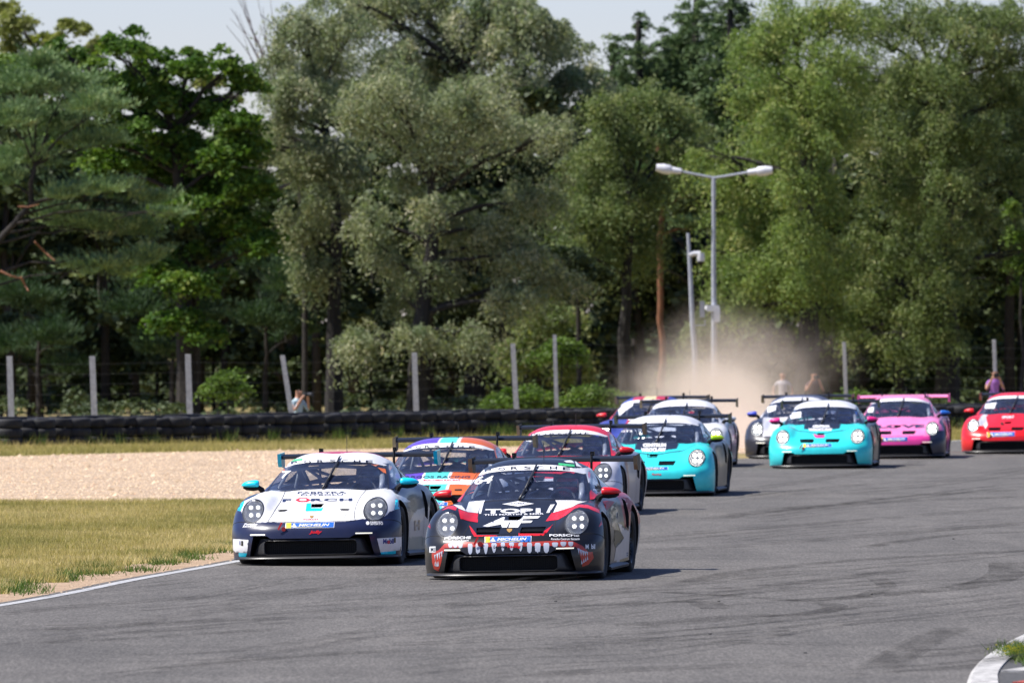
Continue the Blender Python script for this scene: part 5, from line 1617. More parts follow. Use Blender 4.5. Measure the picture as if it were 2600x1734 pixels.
# conveyor belt strip that ties the top of the stacks
bl = []
for x in range(-80, 2720, 35):
    D = wall_D(x) + .42; bl.append((WX(x, D), D))
V = []
for i, (x, y) in enumerate(bl):
    w_ = .012 * math.sin(i * .9) + .008 * math.sin(i * 2.1); V += [(x, y + .04, .50 + w_), (x, y, .665 + w_), (x, y + .03, .672 + w_), (x, y + .28, .66 + w_)]
Fc = [(4 * i + k, 4 * i + k + 1, 4 * i + k + 5, 4 * i + k + 4) for i in range(len(bl) - 1) for k in range(3)]
o = link('rubber_belt', mesh_py('rubber_belt', V, Fc), plain('grey_rubber_belt', (.045, .045, .05), .7, vary=.4, vscale=3)); o.parent = wall; o.matrix_parent_inverse = Matrix.Translation(wall.location).inverted()

# ------------------------------------------------------------------ fence
fence = empty('wire_fence', (WX(1000, 203), 203, 0)); tag(fence, 'wire fence on grey concrete posts behind the tyre wall', 'fence')
finv = Matrix.Translation(fence.location).inverted()
t = NT('rough_concrete'); v = t.obj(); n1 = t.noise(v, 12, 6, .7)
t.l(t.ramp(n1, [(.3, (.38, .37, .35)), (.7, (.58, .57, .55))]), t.p.inputs['Base Color']); t.p.inputs['Roughness'].default_value = .9; t.bump(n1, .5, .02)
m_conc = t.m
posts = [(24, 904, 29, 15), (234, 904, 240, 15), (477, 899, 482, 15), (717, 902, 741, 13), (1052, 895, 1057, 14), (1302, 872, 1311, 13), (1408, 850, 1413, 10), (2143, 868, 2149, 9), (2524, 862, 2529, 9), (-190, 905, -185, 15), (2900, 880, 2903, 9)]
tops = []
for (xt, yt, xb, wpx) in posts:
    Dp = wall_D(xt) + 4.0; wd = wpx * Dp / F; zt = WZ(yt, Dp)
    zb = -.3; k = (zt - zb) / (zt - .55)
    x0 = WX(xb + (xb - xt) * .6, Dp); x1 = WX(xt, Dp)
    m = MB()
    a = [Vector((x0, Dp, zb)), Vector((x1, Dp, zt))]
    for p_, s in ((a[0], 1.06), (a[1], .94)):
        for (dx, dy) in ((-.5, -.5), (.5, -.5), (.5, .5), (-.5, .5)): m.V.append((p_.x + dx * wd * s, p_.y + dy * wd * s, p_.z))
    m.F += [(0, 1, 5, 4), (1, 2, 6, 5), (2, 3, 7, 6), (3, 0, 4, 7), (4, 5, 6, 7), (3, 2, 1, 0)]
    o = m.build('post', m_conc); o.parent = fence; o.matrix_parent_inverse = finv
    tops.append((x1, Dp, zt, x0))
tops.sort()
wm = plain('fence_wire', (.10, .10, .10), .5, metal=.6, vary=0)
for k in range(9):
    m = MB(); f = .12 + .1 * k
    m.tube([(tp_[3] + (tp_[0] - tp_[3]) * f, tp_[1], -.3 + (tp_[2] + .3) * f) for tp_ in tops], .0022, 4)
    o = m.build('wire', wm); o.parent = fence; o.matrix_parent_inverse = finv

# ------------------------------------------------------------------ lamp post and camera pole
t = NT('galvanised_steel'); v = t.obj(); n1 = t.noise(v, 5, 6, .7)
t.l(t.ramp(n1, [(.3, (.30, .32, .36)), (.7, (.46, .48, .53))]), t.p.inputs['Base Color']); t.p.inputs['Roughness'].default_value = .55; t.p.inputs['Metallic'].default_value = .2
m_galv = t.m; m_lampw = plain('lamp_housing_white', (.66, .66, .68), .5, vary=.08); m_grey = plain('grey_box', (.42, .43, .45), .6)
D = 232.0; W_ = lambda x, y, d=0: Vector((WX(x, D), D + d, WZ(y, D)))
lp = empty('street_lamp', (WX(1813, D), D, -.3)); tag(lp, 'tall grey street lamp with two arms behind the dust cloud', 'street lamp')
linv = Matrix.Translation(lp.location).inverted()
def lpart(name, m, mat, root=lp, inv=linv, parent=None):
    o = m.build(name, mat, smooth=True); o.parent = root; o.matrix_parent_inverse = inv; return o
m = MB(); m.tube([Vector((WX(1814, D), D, -.3)), W_(1813, 800), W_(1812, 640), W_(1812, 452)], [.095, .075, .062, .048], 12); lpart('pole', m, m_galv)
m = MB(); m.tube([W_(1812, 500), W_(1812, 452)], [.062, .06], 12); lpart('sleeve', m, m_galv)
for (pts, hd) in ((((1812, 452), (1790, 448), (1728, 436)), ((1730, 436), (1700, 432), (1666, 426))), (((1812, 452), (1835, 449), (1900, 438)), ((1898, 439), (1926, 436), (1961, 433)))):
    m = MB(); m.tube([W_(*q_) for q_ in pts], .036, 8); lpart('arm', m, m_galv)
    m = MB(); a = [W_(*q_) for q_ in hd]
    mid = a[1]
    m.tube([a[0], a[0].lerp(a[1], .5), a[0].lerp(a[1], .85)], [.075, .09, .095], 12)
    m.tube([a[0].lerp(a[1], .85), a[1], a[1].lerp(a[2], .5), a[2]], [.105, .135, .14, .10], 14); lpart('lamp_head', m, m_lampw)
m = MB(); c0 = W_(1812, 783); m.box(c0 + Vector((-.02, -.14, 0)), (.34, .22, .17)); m.box(W_(1820, 800) + Vector((0, -.16, 0)), (.16, .2, .38)); m.tube([c0 + Vector((-.1, -.14, .02)), c0 + Vector((-.22, -.2, .02))], .06, 8)
o = m.build('pole_camera_box', m_lampw, smooth=False); tag(o, 'small white box clamped halfway up the street lamp', 'box')  # box-shaped white camera clamped to the lamp pole
cp = empty('camera_pole', (WX(1765, D), D - 3, -.3)); tag(cp, 'thin slightly leaning pole left of the street lamp', 'pole'); cinv = Matrix.Translation(cp.location).inverted()
D = 229.0
m = MB(); m.tube([Vector((WX(1767, D), D, -.3)), W_(1764, 900), W_(1758, 820), W_(1753, 700), W_(1747, 592)], [.085, .075, .07, .06, .045], 10); lpart('shaft', m, m_galv, cp, cinv)
m = MB(); m.tube([W_(1757, 826), W_(1790, 826)], .018, 6); m.tube([W_(1790, 826), W_(1790, 812)], .018, 6); lpart('bracket', m, m_galv, cp, cinv)
m = MB(); m.tube([W_(1750, 648), W_(1762, 644), W_(1778, 645)], [.07, .075, .08], 10); m.tube([W_(1778, 642), W_(1779, 656), W_(1779, 664)], [.10, .115, .10], 12)
o = m.build('surveillance_camera', m_lampw, smooth=True); tag(o, 'white dome camera on a bracket near the top of the thin pole', 'camera')
m = MB(); 
for i in range(6):
    t0 = i / 5; m.V += []
m.tube([W_(1779, 662), W_(1779, 669), W_(1779, 674)], [.095, .08, .03], 12); l = m.build('dome', M['carbon'], o, True)
m = MB(); m.box(W_(1783, 785), (.13, .05, .44)); o = m.build('info_panel', m_grey); tag(o, 'small upright grey panel between the two poles', 'panel')
# ------------------------------------------------------------------ trees
K = 2600 / 2351.0
m_will = leafmat('willow_leaves', [(0, (0.119, 0.171, 0.084)), (.5, (0.249, 0.280, 0.156)), (.85, (0.414, 0.399, 0.251)), (1, (0.521, 0.480, 0.335))], .30, .6, .20)
m_willg = leafmat('green_willow_leaves', [(0, (0.093, 0.154, 0.041)), (.5, (0.196, 0.263, 0.071)), (.85, (0.340, 0.363, 0.122)), (1, (0.454, 0.435, 0.168))], .32, .6, .20)
m_willd = leafmat('olive_willow_leaves', [(0, (0.074, 0.117, 0.040)), (.5, (0.158, 0.207, 0.070)), (.85, (0.278, 0.298, 0.120)), (1, (0.370, 0.361, 0.166))], .30, .6, .20)
m_broad = leafmat('dark_green_leaves', [(0, (0.038, 0.092, 0.016)), (.5, (0.086, 0.165, 0.022)), (.85, (0.162, 0.230, 0.035)), (1, (0.214, 0.248, 0.057))], .28, .6, .20)
m_pine = leafmat('pine_needles', [(0, (0.083, 0.149, 0.063)), (.5, (0.165, 0.253, 0.108)), (.85, (0.276, 0.356, 0.153)), (1, (0.359, 0.391, 0.179))], .10, .7, .20)
m_fir = leafmat('fir_needles', [(0, (0.044, 0.077, 0.033)), (.5, (0.085, 0.138, 0.048)), (1, (0.146, 0.190, 0.063))], .08, .6, .25)
m_yel = leafmat('pale_yellow_leaves', [(0, (0.140, 0.168, 0.042)), (.6, (0.266, 0.280, 0.084)), (1, (0.392, 0.378, 0.168))], .35, .5, .25)
m_bush = leafmat('fresh_green_leaves', [(0, (0.058, 0.106, 0.019)), (.6, (0.115, 0.182, 0.034)), (1, (0.182, 0.240, 0.058))], .35, .5, .25)
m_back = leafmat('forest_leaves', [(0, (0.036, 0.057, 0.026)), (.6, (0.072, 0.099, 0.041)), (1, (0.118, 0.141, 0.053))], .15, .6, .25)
m_dark = leafmat('painted_shade_leaves', [(0, (.02, .05, .02)), (.6, (.05, .09, .04)), (1, (.09, .13, .06))], .2, .7, .20)  # leaf colour darkened to stand in for shade under the crowns
def bark(name, a, b):
    t = NT(name); v = t.obj((1, 1, .3)); n = t.noise(v, 10, 6, .7); t.l(t.ramp(n, [(.35, a), (.65, b)]), t.p.inputs['Base Color']); t.p.inputs['Roughness'].default_value = .9; t.bump(n, .8, .03); return t.m
m_bark = bark('willow_bark', (.012, .011, .010), (.032, .027, .023)); m_pbark = bark('pine_bark', (.13, .055, .028), (.30, .13, .065)); m_gbark = bark('grey_brown_bark', (.014, .012, .010), (.036, .029, .024))  # willow and grey bark painted dark in place of canopy shade
m_twig = bark('pinkish_twig_bark', (.14, .10, .09), (.24, .17, .15))

def leaves(clumps, n, kind, size, rng):
    """clumps: (cx,cy,cz,rx,ry,rz) -> V,F,tint"""
    A = np.array(clumps, float); wgt = (A[:, 3] * A[:, 5]) ** 1.0; wgt /= wgt.sum()
    Vs = []; tints = []
    for c, wq in zip(A, wgt):
        m = int(n * wq)
        if m < 4: continue
        per = {'willow': 150, 'broad': 95, 'pine': 85, 'fir': 60}[kind] * (size / .15) ** .3
        ks = max(3, int(m / per))
        d = rng.normal(0, 1, (ks, 3)); d /= np.linalg.norm(d, axis=1, keepdims=True)
        d[:, 2] = np.where(d[:, 2] < -.35, -d[:, 2] * .6, d[:, 2])
        r = rng.uniform(.18, 1.10, (ks, 1)) ** .75
        cen = d * r * c[3:6] * (1 + rng.normal(0, .14, (ks, 1)))
        out = d.copy()
        ct = rng.normal(.5, .15, ks)
        idx = rng.integers(0, ks, m)
        bs = rng.uniform(.6, 1.35, ks)[idx]
        scl = (.55 + .45 * min(2.2, c[3])) * bs
        g = rng.normal(0, 1, (m, 3))
        if kind == 'willow':
            off = g * np.array([.21, .21, .045]) * scl[:, None]
            rr2 = (off[:, 0] ** 2 + off[:, 1] ** 2)
            off[:, 2] -= rr2 / (.42 * scl) + rng.exponential(.19, m) * scl
        elif kind == 'broad':
            off = g * np.array([.19, .19, .06]) * scl[:, None]; off[:, 2] -= (off[:, 0] ** 2 + off[:, 1] ** 2) / (.8 * scl)
        elif kind == 'pine':
            off = g * np.array([.22, .20, .05]) * scl[:, None]; off[:, 2] += (off[:, 0] ** 2 + off[:, 1] ** 2) / (1.6 * scl)
        else:
            off = g * np.array([.20, .20, .05]) * scl[:, None]; off[:, 2] -= (off[:, 0] ** 2 + off[:, 1] ** 2) / (.9 * scl)
        sg = (.2, .2, .06)
        P = cen[idx] + off + c[:3]
        L = size * rng.uniform(.6, 1.35, m)
        ax = rng.normal(0, 1, (m, 3))
        if kind == 'willow': ax = ax * .75 + out[idx] * .5 + np.array([0.15, 0, -.75]); wr = .30
        elif kind == 'broad': ax = ax * np.array([1, 1, .45]) + np.array([0, 0, -.1]); wr = .62
        elif kind == 'pine': ax = off / np.array(sg) + out[idx] * .8 + np.array([0, 0, .7]); wr = .20
        else: ax = ax * .5 + out[idx] * 1.0 + np.array([0, 0, -.25]); wr = .26
        ax /= np.linalg.norm(ax, axis=1, keepdims=True) + 1e-9
        sd_ = np.cross(ax, rng.normal(0, 1, (m, 3))); sd_ /= np.linalg.norm(sd_, axis=1, keepdims=True) + 1e-9
        W2 = sd_ * (L * wr * .5)[:, None]; A2 = ax * L[:, None]
        Q = np.stack([P - A2 * .5, P + W2 - A2 * .05, P + A2 * .5, P - W2 - A2 * .05], 1)
        Vs.append(Q.reshape(-1, 3)); tints.append(np.clip(ct[idx] + rng.normal(0, .13, m), 0, 1))
    V = np.concatenate(Vs); T = np.concatenate(tints)
    return V, T
def leafmesh(name, V, T, rng):
    m = len(T); me = mesh_np(name, V, np.arange(4 * m).reshape(m, 4))
    at = me.color_attributes.new('tint', 'FLOAT_COLOR', 'POINT')
    col = np.ones((m, 4, 4), np.float32); col[:, :, 0] = T[:, None]; col[:, :, 1] = rng.uniform(0, 1, m)[:, None]
    at.data.foreach_set('color', col.ravel()); return me
def limb(m, a, b, r0, r1, rng, wob=.12, n=6, seg=7):
    a = Vector(a); b = Vector(b); L = (b - a).length; pts = []; rad = []
    for i in range(seg + 1):
        t_ = i / seg; p = a.lerp(b, t_); s_ = math.sin(math.pi * t_) * L * wob
        p += Vector((rng.normal() * .12, rng.normal() * .12, rng.normal() * .06)) * s_ * 1.2 + Vector((0, 0, s_ * .5))
        pts.append(p); rad.append(r0 + (r1 - r0) * t_ ** .8)
    m.tube(pts, rad, n)

def tree(name, label, D, clumps, n, kind, mat, size, trunk=None, bmat=None, group=None, seed=1, limbs=True, tr=.16, cat='tree', depth=1.0):
    """clumps in (x, y, rx, ry) of the 2351-wide view; they become ellipsoids around distance D"""
    rng = np.random.default_rng(seed)
    W3 = []
    for i, cl_ in enumerate(clumps):
        x, y, rx, ry = cl_[:4]; Dq = D + (cl_[4] if len(cl_) > 4 else rng.uniform(-1.3, 1.3) * depth)
        k = Dq / F * K
        W3.append((WX(x * K, Dq), Dq, WZ(y * K, Dq), rx * k, rx * k * 1.0, ry * k))
    tk = trunk or [(clumps[0][0], 940), (clumps[0][0], 600)]
    def tz(x, y, dd=0): return Vector((WX(x * K, D), D + dd, WZ(y * K, D)))
    b0 = tz(*tk[0]); b0.z = -.32
    root = empty(name, b0); tag(root, label, cat, group); inv = Matrix.Translation(-b0)
    pts = [b0] + [tz(*q_) for q_ in tk[1:]]
    m = MB(); nseg = len(pts); rad = [tr * (1.15 - .55 * i / (nseg - 1)) for i in range(nseg)]; rad[0] = tr * 1.5
    fine = []
    fr = []
    for i in range(nseg - 1):
        for j in range(4):
            t_ = j / 4; fine.append(pts[i].lerp(pts[i + 1], t_) + Vector((rng.normal() * .03, rng.normal() * .03, 0))); fr.append(rad[i] + (rad[i + 1] - rad[i]) * t_)
    fine.append(pts[-1]); fr.append(rad[-1])
    m.tube(fine, fr, 10)
    o = m.build('trunk', bmat or m_bark, smooth=True); o.parent = root; o.matrix_parent_inverse = inv
    if limbs:
        tops = fine[len(fine) // 3:]
        for (cx, cy, cz, rx, ry, rz) in W3:
            c_ = Vector((cx, cy, cz - rz * .2)); cand = [p for p in tops if p.z < c_.z - .1] or [tops[0]]
            s_ = min(cand, key=lambda p: (p - c_).length + .3 * abs(p.z - tops[0].z))
            m2 = MB(); limb(m2, s_, c_, tr * .42, tr * .10, rng)
            for q_ in range(4):
                e = c_ + Vector((rng.normal() * rx * .6, rng.normal() * ry * .6, rng.uniform(-.2, .8) * rz)); limb(m2, s_.lerp(c_, .65), e, tr * .14, tr * .04, rng, n=5, seg=4)
            o = m2.build('limb', bmat or m_bark, smooth=True); o.parent = root; o.matrix_parent_inverse = inv
    if kind == 'willow' and size == .15: n = int(n * 1.35); size = .125
    V, T = leaves(W3, n, kind, size, rng)
    cr = link('crown', leafmesh('crown', V, T, rng), mat, root); cr.matrix_parent_inverse = inv
    return root

tree('willow_tree', 'silvery spreading willow in the centre, dark forked trunk', 236,
     [(900,200,110,70),(830,255,75,55),(960,290,100,52),(1080,215,90,62),(1100,270,100,48),(1200,290,95,50),(1275,300,55,38),(1020,330,80,45),(1010,500,85,72),(1120,520,95,52),(1200,580,70,52),(860,500,62,55),(880,575,55,60),(825,780,72,58),(1080,765,72,55),(1150,560,60,50),(930,400,60,40),(1240,450,90,60),(1270,640,70,60),(1000,620,70,60),(930,680,50,50),(1180,680,70,60),(950,760,50,44,-1.4),(990,460,50,44,-2.0)],
     62000, 'willow', m_will, .15, [(960, 950), (962, 800), (975, 640), (1000, 540), (990, 420)], seed=11, tr=.24)
tree('willow_tree', 'pale willow left of the centre with a dark upright trunk', 241,
     [(690,60,70,66),(750,130,76,76),(700,200,76,66),(800,50,56,60),(660,260,46,46),(760,335,88,46),(700,378,64,40),(810,385,46,38),(780,470,46,46),(640,300,40,40),(730,460,34,40),(640,130,40,50),(640,200,44,40),(600,330,40,40),(690,520,60,50),(720,620,50,60)],
     42000, 'willow', m_will, .15, [(766, 950), (768, 700), (772, 480), (740, 250)], seed=12, tr=.20)
tree('willow_tree', 'tall pale willow rising behind the central willow to the top edge', 258,
     [(850,30,100,66),(960,10,100,60),(1060,60,105,78),(1150,90,95,80),(1220,60,75,70),(1285,110,64,66),(1320,180,70,70),(1150,190,140,66),(1000,140,120,80),(1380,220,66,70),(900,110,80,60),(1230,200,80,60),(760,-20,70,40),(900,-30,90,40),(1000,-35,90,40),(1130,10,80,50),(1180,10,60,50),(1250,50,70,50)],
     54000, 'willow', m_will, .17, [(1090, 960), (1080, 400), (1060, 150)], seed=13, tr=.25)
tree('willow_tree', 'sage green willow left of the street lamp, thin leaves', 246,
     [(1470,225,76,56),(1400,255,66,56),(1520,240,76,56),(1580,275,46,46),(1450,320,88,56),(1550,345,66,56),(1380,370,86,76),(1500,425,92,66),(1400,480,90,70),(1330,470,100,70),(1440,570,100,80),(1310,570,60,56)],
     40000, 'willow', m_willd, .15, [(1440, 960), (1435, 700), (1450, 450)], seed=14, tr=.18)
tree('willow_tree', 'big bright green willow behind the street lamp', 237,
     [(1745,100,78,86),(1820,50,96,80),(1905,30,96,80),(1725,215,62,56),(1800,180,106,90),(1905,150,106,90),(1625,350,56,42),(1660,390,62,46),(1715,420,84,66),(1800,330,112,86),(1900,280,100,90),(1680,520,76,76),(1765,520,86,86),(1865,460,106,90),(1715,620,80,72),(1805,640,94,76),(1655,590,46,50),(1885,610,86,80),(1720,700,50,44),(1905,720,56,56),(1850,300,70,60,-2.3),(1845,410,76,60,-2.3),(1850,530,80,64,-2.3),(1870,200,66,56,-2.3),(1845,640,66,50,-2.2),(1790,260,60,50,-2)],
     78000, 'willow', m_willg, .15, [(1850, 960), (1855, 700), (1850, 420), (1840, 200)], seed=15, tr=.28)
tree('willow_tree', 'olive weeping willow filling the right edge, hanging lobes', 242,
     [(2000,60,106,90),(2100,40,106,80),(2200,60,106,90),(2300,60,96,90),(2000,190,96,90),(2100,170,106,96),(2200,200,106,100),(2310,210,86,100),(2020,310,96,90),(2120,330,106,100),(2230,345,96,100),(2325,390,66,100),(2050,430,86,90),(2150,460,96,96),(2250,500,90,90),(2345,560,50,80),(2070,560,76,76),(2160,600,84,76),(2000,680,72,78),(2100,715,82,72),(2050,790,62,56),(2150,780,60,62),(1965,770,42,44),(2010,560,70,70),(2175,280,80,66,-2.3),(2185,400,80,66,-2.3),(2175,520,80,66,-2.3),(2190,640,76,60,-2.3),(2175,170,76,56,-2.3),(2260,110,80,66),(2340,130,60,80),(2330,30,60,60),(2230,20,80,50),(2345,300,40,80),(2250,280,70,60,-2)],
     84000, 'willow', m_willd, .15, [(2180, 960), (2175, 700), (2170, 400), (2150, 200)], seed=16, tr=.28)
tree('broadleaf_tree', 'deep green broadleaf tree on the left with a jagged top', 238,
     [(170,150,56,44),(270,108,50,44),(350,130,42,46),(430,165,62,44),(520,150,34,36),(560,195,36,36),(240,200,76,56),(380,235,84,66),(480,255,76,66),(550,290,50,56),(300,300,76,56),(420,345,86,66),(520,365,72,66),(340,400,76,66),(470,445,86,66),(560,440,50,60),(540,520,70,60),(450,560,70,60),(600,560,50,60),(430,650,70,56,-1.6),(400,740,60,46,-1.6),(470,760,54,40,-1.6),(350,620,60,50),(425,480,60,50,-1.8),(60,150,66,46),(5,180,50,56),(590,200,22,22),(610,440,30,40),(300,70,22,18),(440,125,26,20),(110,110,30,24),(200,250,70,60),(270,210,60,50),(330,190,60,50),(150,300,60,60),(240,380,70,60),(580,340,40,50)],
     84000, 'broad', m_broad, .15, [(430, 960), (425, 700), (420, 500), (400, 300)], seed=17, tr=.22, bmat=m_gbark)
tree('pine_tree', 'blue-green pine at the left edge with reddish limbs', 231,
     [(60,200,76,50),(150,200,72,50),(230,250,64,42),(30,280,66,50),(120,290,84,50),(215,330,66,36),(60,370,74,44),(10,410,46,44),(90,150,40,30),(150,450,56,26),(250,440,84,30),(345,458,56,24),(200,520,84,42),(300,530,74,40),(135,500,46,34),(385,495,34,24),(230,620,84,40),(330,600,60,36)],
     52000, 'pine', m_pine, .15, [(-70, 960), (-50, 700), (-10, 560), (70, 470), (80, 380)], seed=18, tr=.10, bmat=m_gbark)
for (x, y, wd, dd, sd_, lb) in ((1467, 28, 84, 276, 21, 'dark fir whose tip stands left of the sky gap above the lamp'), (1528, 62, 80, 280, 22, 'smaller dark fir with a narrow tip in front of the sky gap'), (1600, -45, 110, 277, 23, 'tall dark fir rising out of the frame right of the sky gap'), (1680, -70, 110, 274, 24, 'tall dark fir touching the bright green willow'), (1405, 80, 80, 283, 25, 'dark fir half hidden by the pale willow'), (1570, 10, 70, 282, 26, 'narrow dark fir between the small fir and the tall ones')):
    cl = []
    for k in range(16):
        yy = y + 10 + k * 25; r_ = (8 + wd * ((k + .4) / 15.0) ** .8) * (1.12 if k % 2 else .90)
        cl.append((x + (-1) ** k * r_ * .15, yy, r_, 20)); 
        if k > 2: cl += [(x - r_ * .6, yy + 10, r_ * .5, 20), (x + r_ * .62, yy + 6, r_ * .5, 20)]
    tree('fir_tree', lb, dd, cl, 20000, 'fir', m_fir, .20, [(x, 960), (x, 300), (x, y + 20)], m_gbark, 'dark firs behind the willows', sd_, limbs=False, tr=.16)
tree('pine_tree', 'pine with a bare orange trunk left of the thin pole', 250,
     [(1500,330,60,30),(1560,380,50,26),(1590,520,40,24),(1480,400,50,26),(1590,440,40,22)], 7000, 'pine', m_pine, .2, [(1520, 960), (1520, 780), (1516, 600), (1520, 480), (1512, 330)], m_pbark, None, 31, True, .10)
tree('poplar_tree', 'pale yellow-green tree top in the upper left corner', 290,
     [(35,55,46,40),(90,95,40,30),(20,100,40,40),(170,65,34,40),(225,115,28,40),(150,130,40,30),(10,20,30,30),(480,190,40,30),(540,230,30,24)], 9000, 'broad', m_yel, .16, [(80, 960), (80, 300), (80, 110)], m_gbark, None, 32, True, .14)
tree('young_tree', 'small fresh green tree at the far right edge', 239, [(2335,540,22,30),(2345,600,26,26),(2350,660,20,30),(2325,480,14,20)], 3500, 'broad', m_bush, .12, [(2345, 960), (2345, 640)], m_gbark, None, 33, True, .05)
# younger trees below the crowns; the first three carry shade in their leaf colour
for i, (cl, n, sd_, lb, tk) in enumerate((
    ([(60,700,90,70),(20,800,60,60),(120,780,70,60),(150,850,50,40)], 9000, 41, 'shaded young tree at the far left behind the first fence posts', (90, 760)),
    ([(400,650,96,70),(310,720,80,60),(460,740,70,60),(380,810,80,50)], 10000, 42, 'shaded young tree below the deep green broadleaf tree', (395, 760)),
    ([(590,600,66,66),(650,660,56,66),(600,740,70,60),(680,760,50,60)], 9000, 43, 'shaded young tree left of the leaning fence post', (610, 760)),
    ([(1250,720,80,60),(1180,800,60,50),(1310,820,60,50)], 8000, 44, 'shaded young tree right of the central willow trunk', (1240, 800)),
    ([(1620,760,50,60),(1580,840,50,50),(1650,680,40,40)], 6000, 45, 'shaded young tree between the camera pole and the pine', (1600, 800)))):
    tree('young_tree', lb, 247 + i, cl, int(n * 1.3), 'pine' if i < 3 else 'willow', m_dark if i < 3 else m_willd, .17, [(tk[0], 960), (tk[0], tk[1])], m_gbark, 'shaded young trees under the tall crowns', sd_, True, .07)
for i, (x, y, rx, ry, lb) in enumerate(((520, 875, 52, 44, 'fresh green bush left of the leaning post'), (1230, 905, 40, 24, 'bright bush right of the second leaning post'), (1290, 800, 52, 34, 'pale green bush high behind the central posts'), (1360, 905, 56, 26, 'bright low bush left of the dust'), (1150, 915, 30, 20, 'small bright bush between two posts'), (1450, 920, 40, 22, 'sunlit low bush at the left foot of the dust cloud'), (1960, 915, 40, 20, 'low green bush behind the right group of cars'))):
    tree('bush', lb, 221 + i % 3, [(x, y, rx, ry), (x + rx * .6, y + ry * .5, rx * .6, ry * .6), (x - rx * .6, y + ry * .6, rx * .6, ry * .6)], 2600, 'broad', m_bush, .10, [(x, 960), (x, y + 10)], m_gbark, 'bushes behind the tyre wall', 60 + i, True, .02, 'bush', .3)
# bare twigs against the sky
rng = np.random.default_rng(5); D = 243.0
tw = empty('bare_shrub', (WX(700 * K, D), D, 0)); tag(tw, 'bare pinkish twigs reaching into the sky on the upper left', 'tree'); inv = Matrix.Translation(tw.location).inverted()
T3 = lambda x, y: Vector((WX(x * K, D), D + rng.uniform(-.3, .3), WZ(y * K, D)))
m = MB(); m.tube([Vector((WX(700 * K, D), D, 0)), T3(700, 600), T3(680, 330), T3(640, 230)], [.09, .07, .05, .035], 8); o = m.build('trunk', m_gbark, smooth=True); o.parent = tw; o.matrix_parent_inverse = inv
m = MB()
for (x0, y0, x1, y1) in ((640,230,545,-10),(640,230,590,-10),(645,240,620,-5),(640,230,520,60),(600,150,530,20),(610,140,560,30),(640,230,575,95),(650,250,600,60),(640,220,650,20),(590,110,555,-10)):
    limb(m, T3(x0, y0), T3(x1, y1), .022, .006, rng, .06, 5, 6)
    for q_ in range(3):
        t_ = rng.uniform(.3, .8); a_ = T3(x0 + (x1 - x0) * t_, y0 + (y1 - y0) * t_); limb(m, a_, a_ + Vector((rng.uniform(-.45, .15), 0, rng.uniform(.3, .8))), .009, .004, rng, .05, 4, 4)
o = m.build('twigs', m_twig, smooth=True); o.parent = tw; o.matrix_parent_inverse = inv; o['kind'] = 'stuff'
m = MB()
for (a_, b_, r_) in (((0,622),(52,640),.032), ((48,636),(66,668),.03), ((80,555),(125,598),.028), ((40,474),(90,470),.02)):
    D = 228.5; m.tube([T3(*a_), T3((a_[0]+b_[0])/2, (a_[1]+b_[1])/2 + 3), T3(*b_)], [r_, r_ * .9, r_ * .6], 7)
o = m.build('orange_dead_limbs', m_pbark, smooth=True); tag(o, 'short orange pine limbs at the far left', 'branches', kind='stuff')  # limbs in the orange pine bark colour
m = MB(); D = 239.0
for (a_, b_, r_) in (((570,430),(600,375),.05), ((632,438),(668,420),.05), ((590,410),(606,380),.04)): m.tube([T3(*a_), T3(*b_)], [r_, r_ * .5], 7)
o = m.build('pale_broken_limbs', m_twig, smooth=True); tag(o, 'pale broken limbs left of the centre', 'branches', kind='stuff')  # limbs in the pale twig bark colour

# forest behind: four tree shapes repeated
protos = []
for k in range(4):
    rng = np.random.default_rng(90 + k); cl = []
    for i in range(13):
        z = rng.uniform(4.6, 9.2); r_ = rng.uniform(.9, 1.5) * (1.15 - .06 * z); cl.append((rng.normal(0, .95), rng.normal(0, .95), z, r_ + .3, r_ + .3, r_ * .75))
    for i in range(3): cl.append((rng.normal(0, 1.0), rng.normal(0, .8), rng.uniform(2.0, 4), .8, .8, .6))
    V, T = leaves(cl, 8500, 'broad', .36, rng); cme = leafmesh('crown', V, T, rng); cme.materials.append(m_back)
    m = MB(); m.tube([(0, 0, -.4), (rng.normal() * .1, 0, 2.5), (rng.normal() * .2, 0, 5), (0, 0, 7.6)], [.19, .15, .12, .06], 8)
    for i in range(5): limb(m, (0, 0, rng.uniform(3, 6)), (rng.normal() * 1.4, rng.normal(), rng.uniform(5, 8)), .06, .02, rng)
    tme = m.mesh('trunk', True); tme.materials.append(m_gbark); protos.append((cme, tme))
i = 0; rr = random.Random(8)
for (D, sx, hmax) in ((256, 3.0, .93), (268, 2.8, 1.0), (283, 2.7, 1.05)):
    x = -26.0
    while x < 22:
        px = 1300 + x / D * F
        cme, tme = protos[i % 4]
        sky_gap = (150 < px < 790) or (1380 < px < 1990)
        s_ = (.97 if sky_gap else 1.06) * rr.uniform(.92, 1.04) * hmax
        r_ = empty('forest_tree', (x + rr.uniform(-.5, .5), D + rr.uniform(-2, 2), 0), rr.uniform(0, 6)); r_.scale = (s_, s_, s_ * (.95 if sky_gap else 1.05))
        tag(r_, 'dark leafy forest tree among others in the shade behind the willows', 'tree', 'forest trees behind the willows')
        a = bpy.data.objects.new('crown', cme); COL.objects.link(a); a.parent = r_
        b_ = bpy.data.objects.new('trunk', tme); COL.objects.link(b_); b_.parent = r_
        x += sx * rr.uniform(.8, 1.2); i += 1
